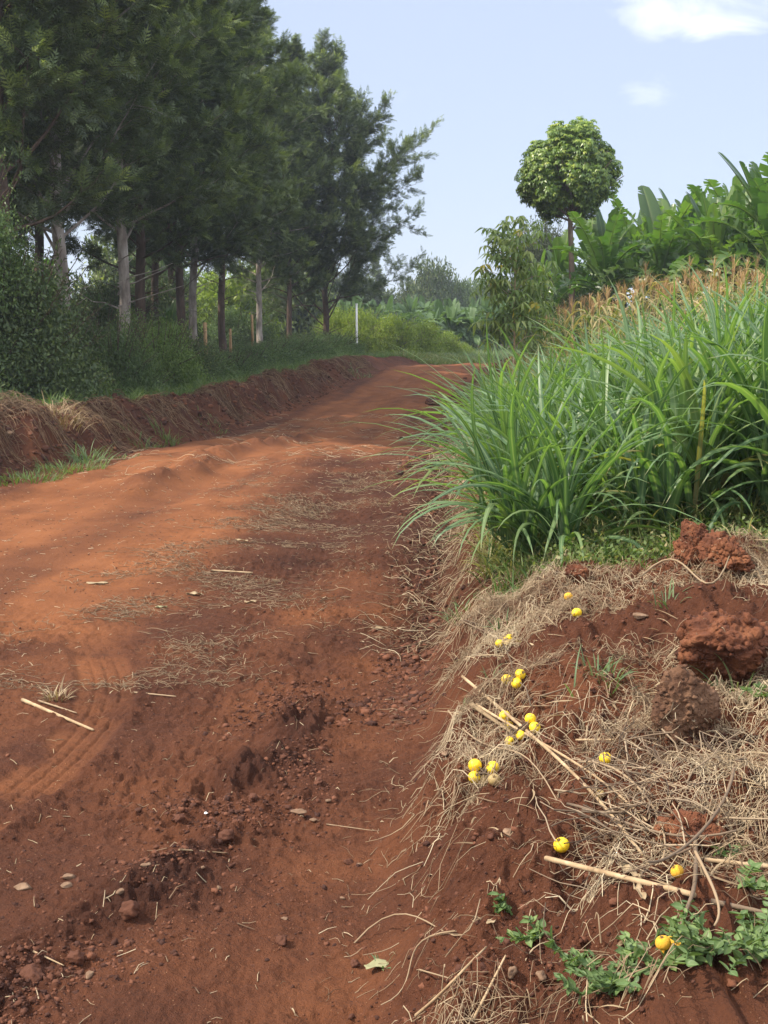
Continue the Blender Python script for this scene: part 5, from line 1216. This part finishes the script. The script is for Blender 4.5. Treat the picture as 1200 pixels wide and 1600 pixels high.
dry_leaf(152, 912, .14, .06, .1, 'dusty leaf pressed into the smooth road on the left', M_leafdry, 5, .1)
dry_leaf(392, 942, .08, .035, .4, 'dark curled leaf on the road below the straw strip', M_leafdry, 6)
dry_leaf(590, 983, .07, .03, 0, 'small dry curled leaf on the brown part of the road', M_leafdry, 7)
dry_leaf(323, 1272, .022, .014, 1.2, 'tiny white scrap standing on the crumbled soil', M_white, 8)
dry_leaf(768, 1442, .03, .016, .9, 'small tan leaf flake on the bare slope', M_leafdry, 9)
dry_leaf(985, 1370, .09, .022, -1.3, 'papery brown sheath hanging among the twigs behind the thick pale stalk', M_leafdry, 10)
dry_leaf(1000, 1400, .07, .018, -1.5, 'second papery brown sheath below the thick pale stalk', M_leafdry, 11)
dry_leaf(705, 668, .30, .14, .3, 'pale dry leaf at the right margin of the lit road', M_leafpale, 12)
dry_leaf(630, 686, .25, .1, .3, 'small pale leaf on the lit strip of the road', M_leafdry, 13)

# ================================================================ YELLOW FRUITS
FV, FF = cubesphere(8)
FVd = FV.copy(); rr_ = np.hypot(FV[:, 0], FV[:, 1]); FVd[:, 2] = FV[:, 2] * .93 - np.where(FV[:, 2] > 0, .22, -.08) * np.exp(-(rr_ / .28) ** 2)
ME_F = MB().add(FVd, FF).mesh('fruit', M_fruit, True)
def calyx_mesh():
    mb = MB(); 
    for k in range(5):
        a = k * 2 * math.pi / 5; d = np.array([math.cos(a), math.sin(a), 0]); s_ = np.array([-math.sin(a), math.cos(a), 0])
        p = [d * .02 + [0, 0, .76], d * .18 + s_ * .10 + [0, 0, .80], d * .42 + [0, 0, .93], d * .18 - s_ * .10 + [0, 0, .80]]; mb.add(np.array(p), [[0, 1, 2, 3]])
    tube(mb, np.array([[0, 0, .70], [.03, 0, .95], [.10, 0, 1.12]]), [.10, .08, .06], 6); return mb.mesh('calyx', M_calyx, True)
ME_C = calyx_mesh()
def fruit(name, p, r, tilt, parent=None, mat=None, label=None, group=None, cat='fruit', top=True):
    o = bpy.data.objects.new(name, ME_F); COL.objects.link(o)
    r *= 1.25; o.scale = (r, r, r * .97); o.rotation_euler = tilt
    if mat: o.material_slots[0].link = 'OBJECT'; o.material_slots[0].material = mat
    if parent: o.parent = parent; o.location = Vector(p) - parent.location
    else: o.location = p; tag(o, label, cat, group)
    c = bpy.data.objects.new('calyx', ME_C); COL.objects.link(c); c.parent = o
    if label and parent: o['label'] = label
    return o
def fp(u, v, r, lift=0):
    p = hit(u, v + r * 550); d = 0
    return Vector((p.x, p.y, p.z + r * .9 + lift))
def cluster(name, base_px, pts, label, twigs):
    b = hit(*base_px); o = empty(name, b); tag(o, label, 'fruit twig', 'dry twigs with yellow fruits')
    cen = []
    for (u, v, r, mat, lb) in pts:
        # keep the fruits of a cluster resting on or just above the soil, at the picked spots
        q = hit(u, v + 8); dist = (q - cam.location).length; p = Vector((q.x, q.y, q.z + r * .85))
        cen.append(p)
    for it in range(30):       # push overlapping fruits apart
        for i in range(len(cen)):
            for j in range(i):
                d = cen[i] - cen[j]; m = (pts[i][2] + pts[j][2]) * 1.16
                if d.length < m:
                    dd = d.normalized() * (m - d.length) / 2 if d.length > 1e-5 else Vector((.001, 0, 0)); cen[i] += dd; cen[j] -= dd
    for k, (u, v, r, mat, lb) in enumerate(pts):
        fruit('fruit', cen[k], r, (R((-65, 40, -30, -80, 15)[k % 5]), R((20, -35, 50, -10, 30)[k % 5]), k * 1.3), o, mat, lb)
    tb = MB(); mid = sum(cen, Vector()) / len(cen)
    for c in cen: tube(tb, np.array([c - b, (c + mid) / 2 - b + Vector((0, 0, .008)), mid - b + Vector((0, 0, .004))]), [.0016, .0018, .0022], 5, r=.2)
    for tw in twigs:
        Q = [hit(u, v) for u, v in tw]; V = [np.array(mid - b) + np.array([0, 0, .006])] + [np.array(q - b) + np.array([0, 0, .018 + .008 * math.sin(i)]) for i, q in enumerate(Q)]
        tube(tb, np.array(V), np.linspace(.0020, .0034, len(V)), 6, r=.2)
    tb.obj('twig', M_twig, o, True)
f = .0150
cluster('fruit_twig', (757, 1215), [(742, 1196, .0165, None, None), (743, 1214, .0150, None, None), (770, 1199, .0165, None, None), (755, 1219, .0145, M_fruitb, 'dark spoiled fruit'), (772, 1219, .0145, M_fruitb, 'tan spoiled fruit')], 'fruit twig with three yellow and two spoiled brown fruits, lowest cluster on the bare slope', [[(775, 1180), (805, 1155), (825, 1140)]])
cluster('fruit_twig', (800, 1065), [(792, 1060, .0160, None, None), (813, 1053, .0150, None, None), (807, 1065, .0155, None, None)], 'fruit twig with three yellow fruits side by side, in the middle of the berm', [[(822, 1085), (829, 1115)], [(798, 1040), (785, 1015)]])
cluster('fruit_twig', (792, 1130), [(790, 1122, .0155, None, None), (793, 1130, .0140, None, None), (813, 1146, .0125, None, None), (796, 1158, .0125, None, None)], 'fruit twig with four yellow fruits along the upper side of the long stalks', [[(806, 1140), (815, 1150)]])
cluster('fruit_twig', (833, 1130), [(830, 1124, .0140, None, None), (834, 1135, .0145, None, None)], 'fruit twig with two stacked yellow fruits, right of the long stalks', [[(826, 1145), (815, 1155)]])
cluster('fruit_twig', (785, 1002), [(780, 1003, .0140, None, None), (796, 993, .0130, None, None), (789, 997, .0130, M_fruito, None), (794, 1005, .0170, M_fruitb, 'pale shrivelled fruit')], 'fruit twig with small yellow fruits and a pale shrivelled one, topmost cluster in the straw', [[(770, 990), (725, 978)]])
LF = 'loose yellow fruits on the near berm'
for (u, v, r, mat, lab) in [(901, 957, .0165, None, 'yellow fruit lying in the straw at the top of the berm'), (888, 931, .0150, M_fruito, 'dull orange fruit in the straw just above a yellow one'), (946, 1185, .0145, None, 'single yellow fruit between the long stalks and the brown clod'), (877, 1325, .0155, None, 'round bright yellow fruit left of the twig heap above the thick pale stalk'),
                           (1057, 1384, .0110, M_fruito, 'small dull yellow fruit caught in the twigs above the end of the thick stalk'), (1046, 1507, .0145, M_fruito, 'wrinkled ochre fruit above the bottom right weeds, upper one of three'), (1058, 1527, .0130, M_fruito, 'ochre oval fruit just below and right of the wrinkled one'), (1034, 1532, .0115, M_fruito, 'small ochre fruit half hidden in the weeds left of the oval one'), (938, 1240, .010, M_fruitb, 'tiny greenish fruit under the long stalks')]:
    q = hit(u, v + 7); fruit('yellow_fruit', Vector((q.x, q.y, q.z + r * .9 + (.03 if u in (1057, 1046, 1058, 1034) else 0))), r, (R(-50 + u % 40), R(v % 60 - 30), u % 6), None, mat, lab, LF)

# ================================================================ THE AIR
mb = MB(); x0, x1, y0, y1, z0, z1 = -420, 420, -30, 520, -3, 24
V = np.array([(x, y, z) for z in (z0, z1) for y in (y0, y1) for x in (x0, x1)], float)
mb.add(V, [[0, 2, 3, 1], [4, 5, 7, 6], [0, 1, 5, 4], [2, 6, 7, 3], [0, 4, 6, 2], [1, 3, 7, 5]])
mh = bpy.data.materials.new('haze'); mh.use_nodes = True; nt = mh.node_tree; nt.nodes.clear()
pv = nt.nodes.new('ShaderNodeVolumePrincipled'); pv.inputs['Color'].default_value = (.80, .88, 1, 1); pv.inputs['Density'].default_value = .0008; pv.inputs['Anisotropy'].default_value = .2
ou = nt.nodes.new('ShaderNodeOutputMaterial'); nt.links.new(pv.outputs[0], ou.inputs['Volume'])
tag(mb.obj('haze', mh), kind='stuff')
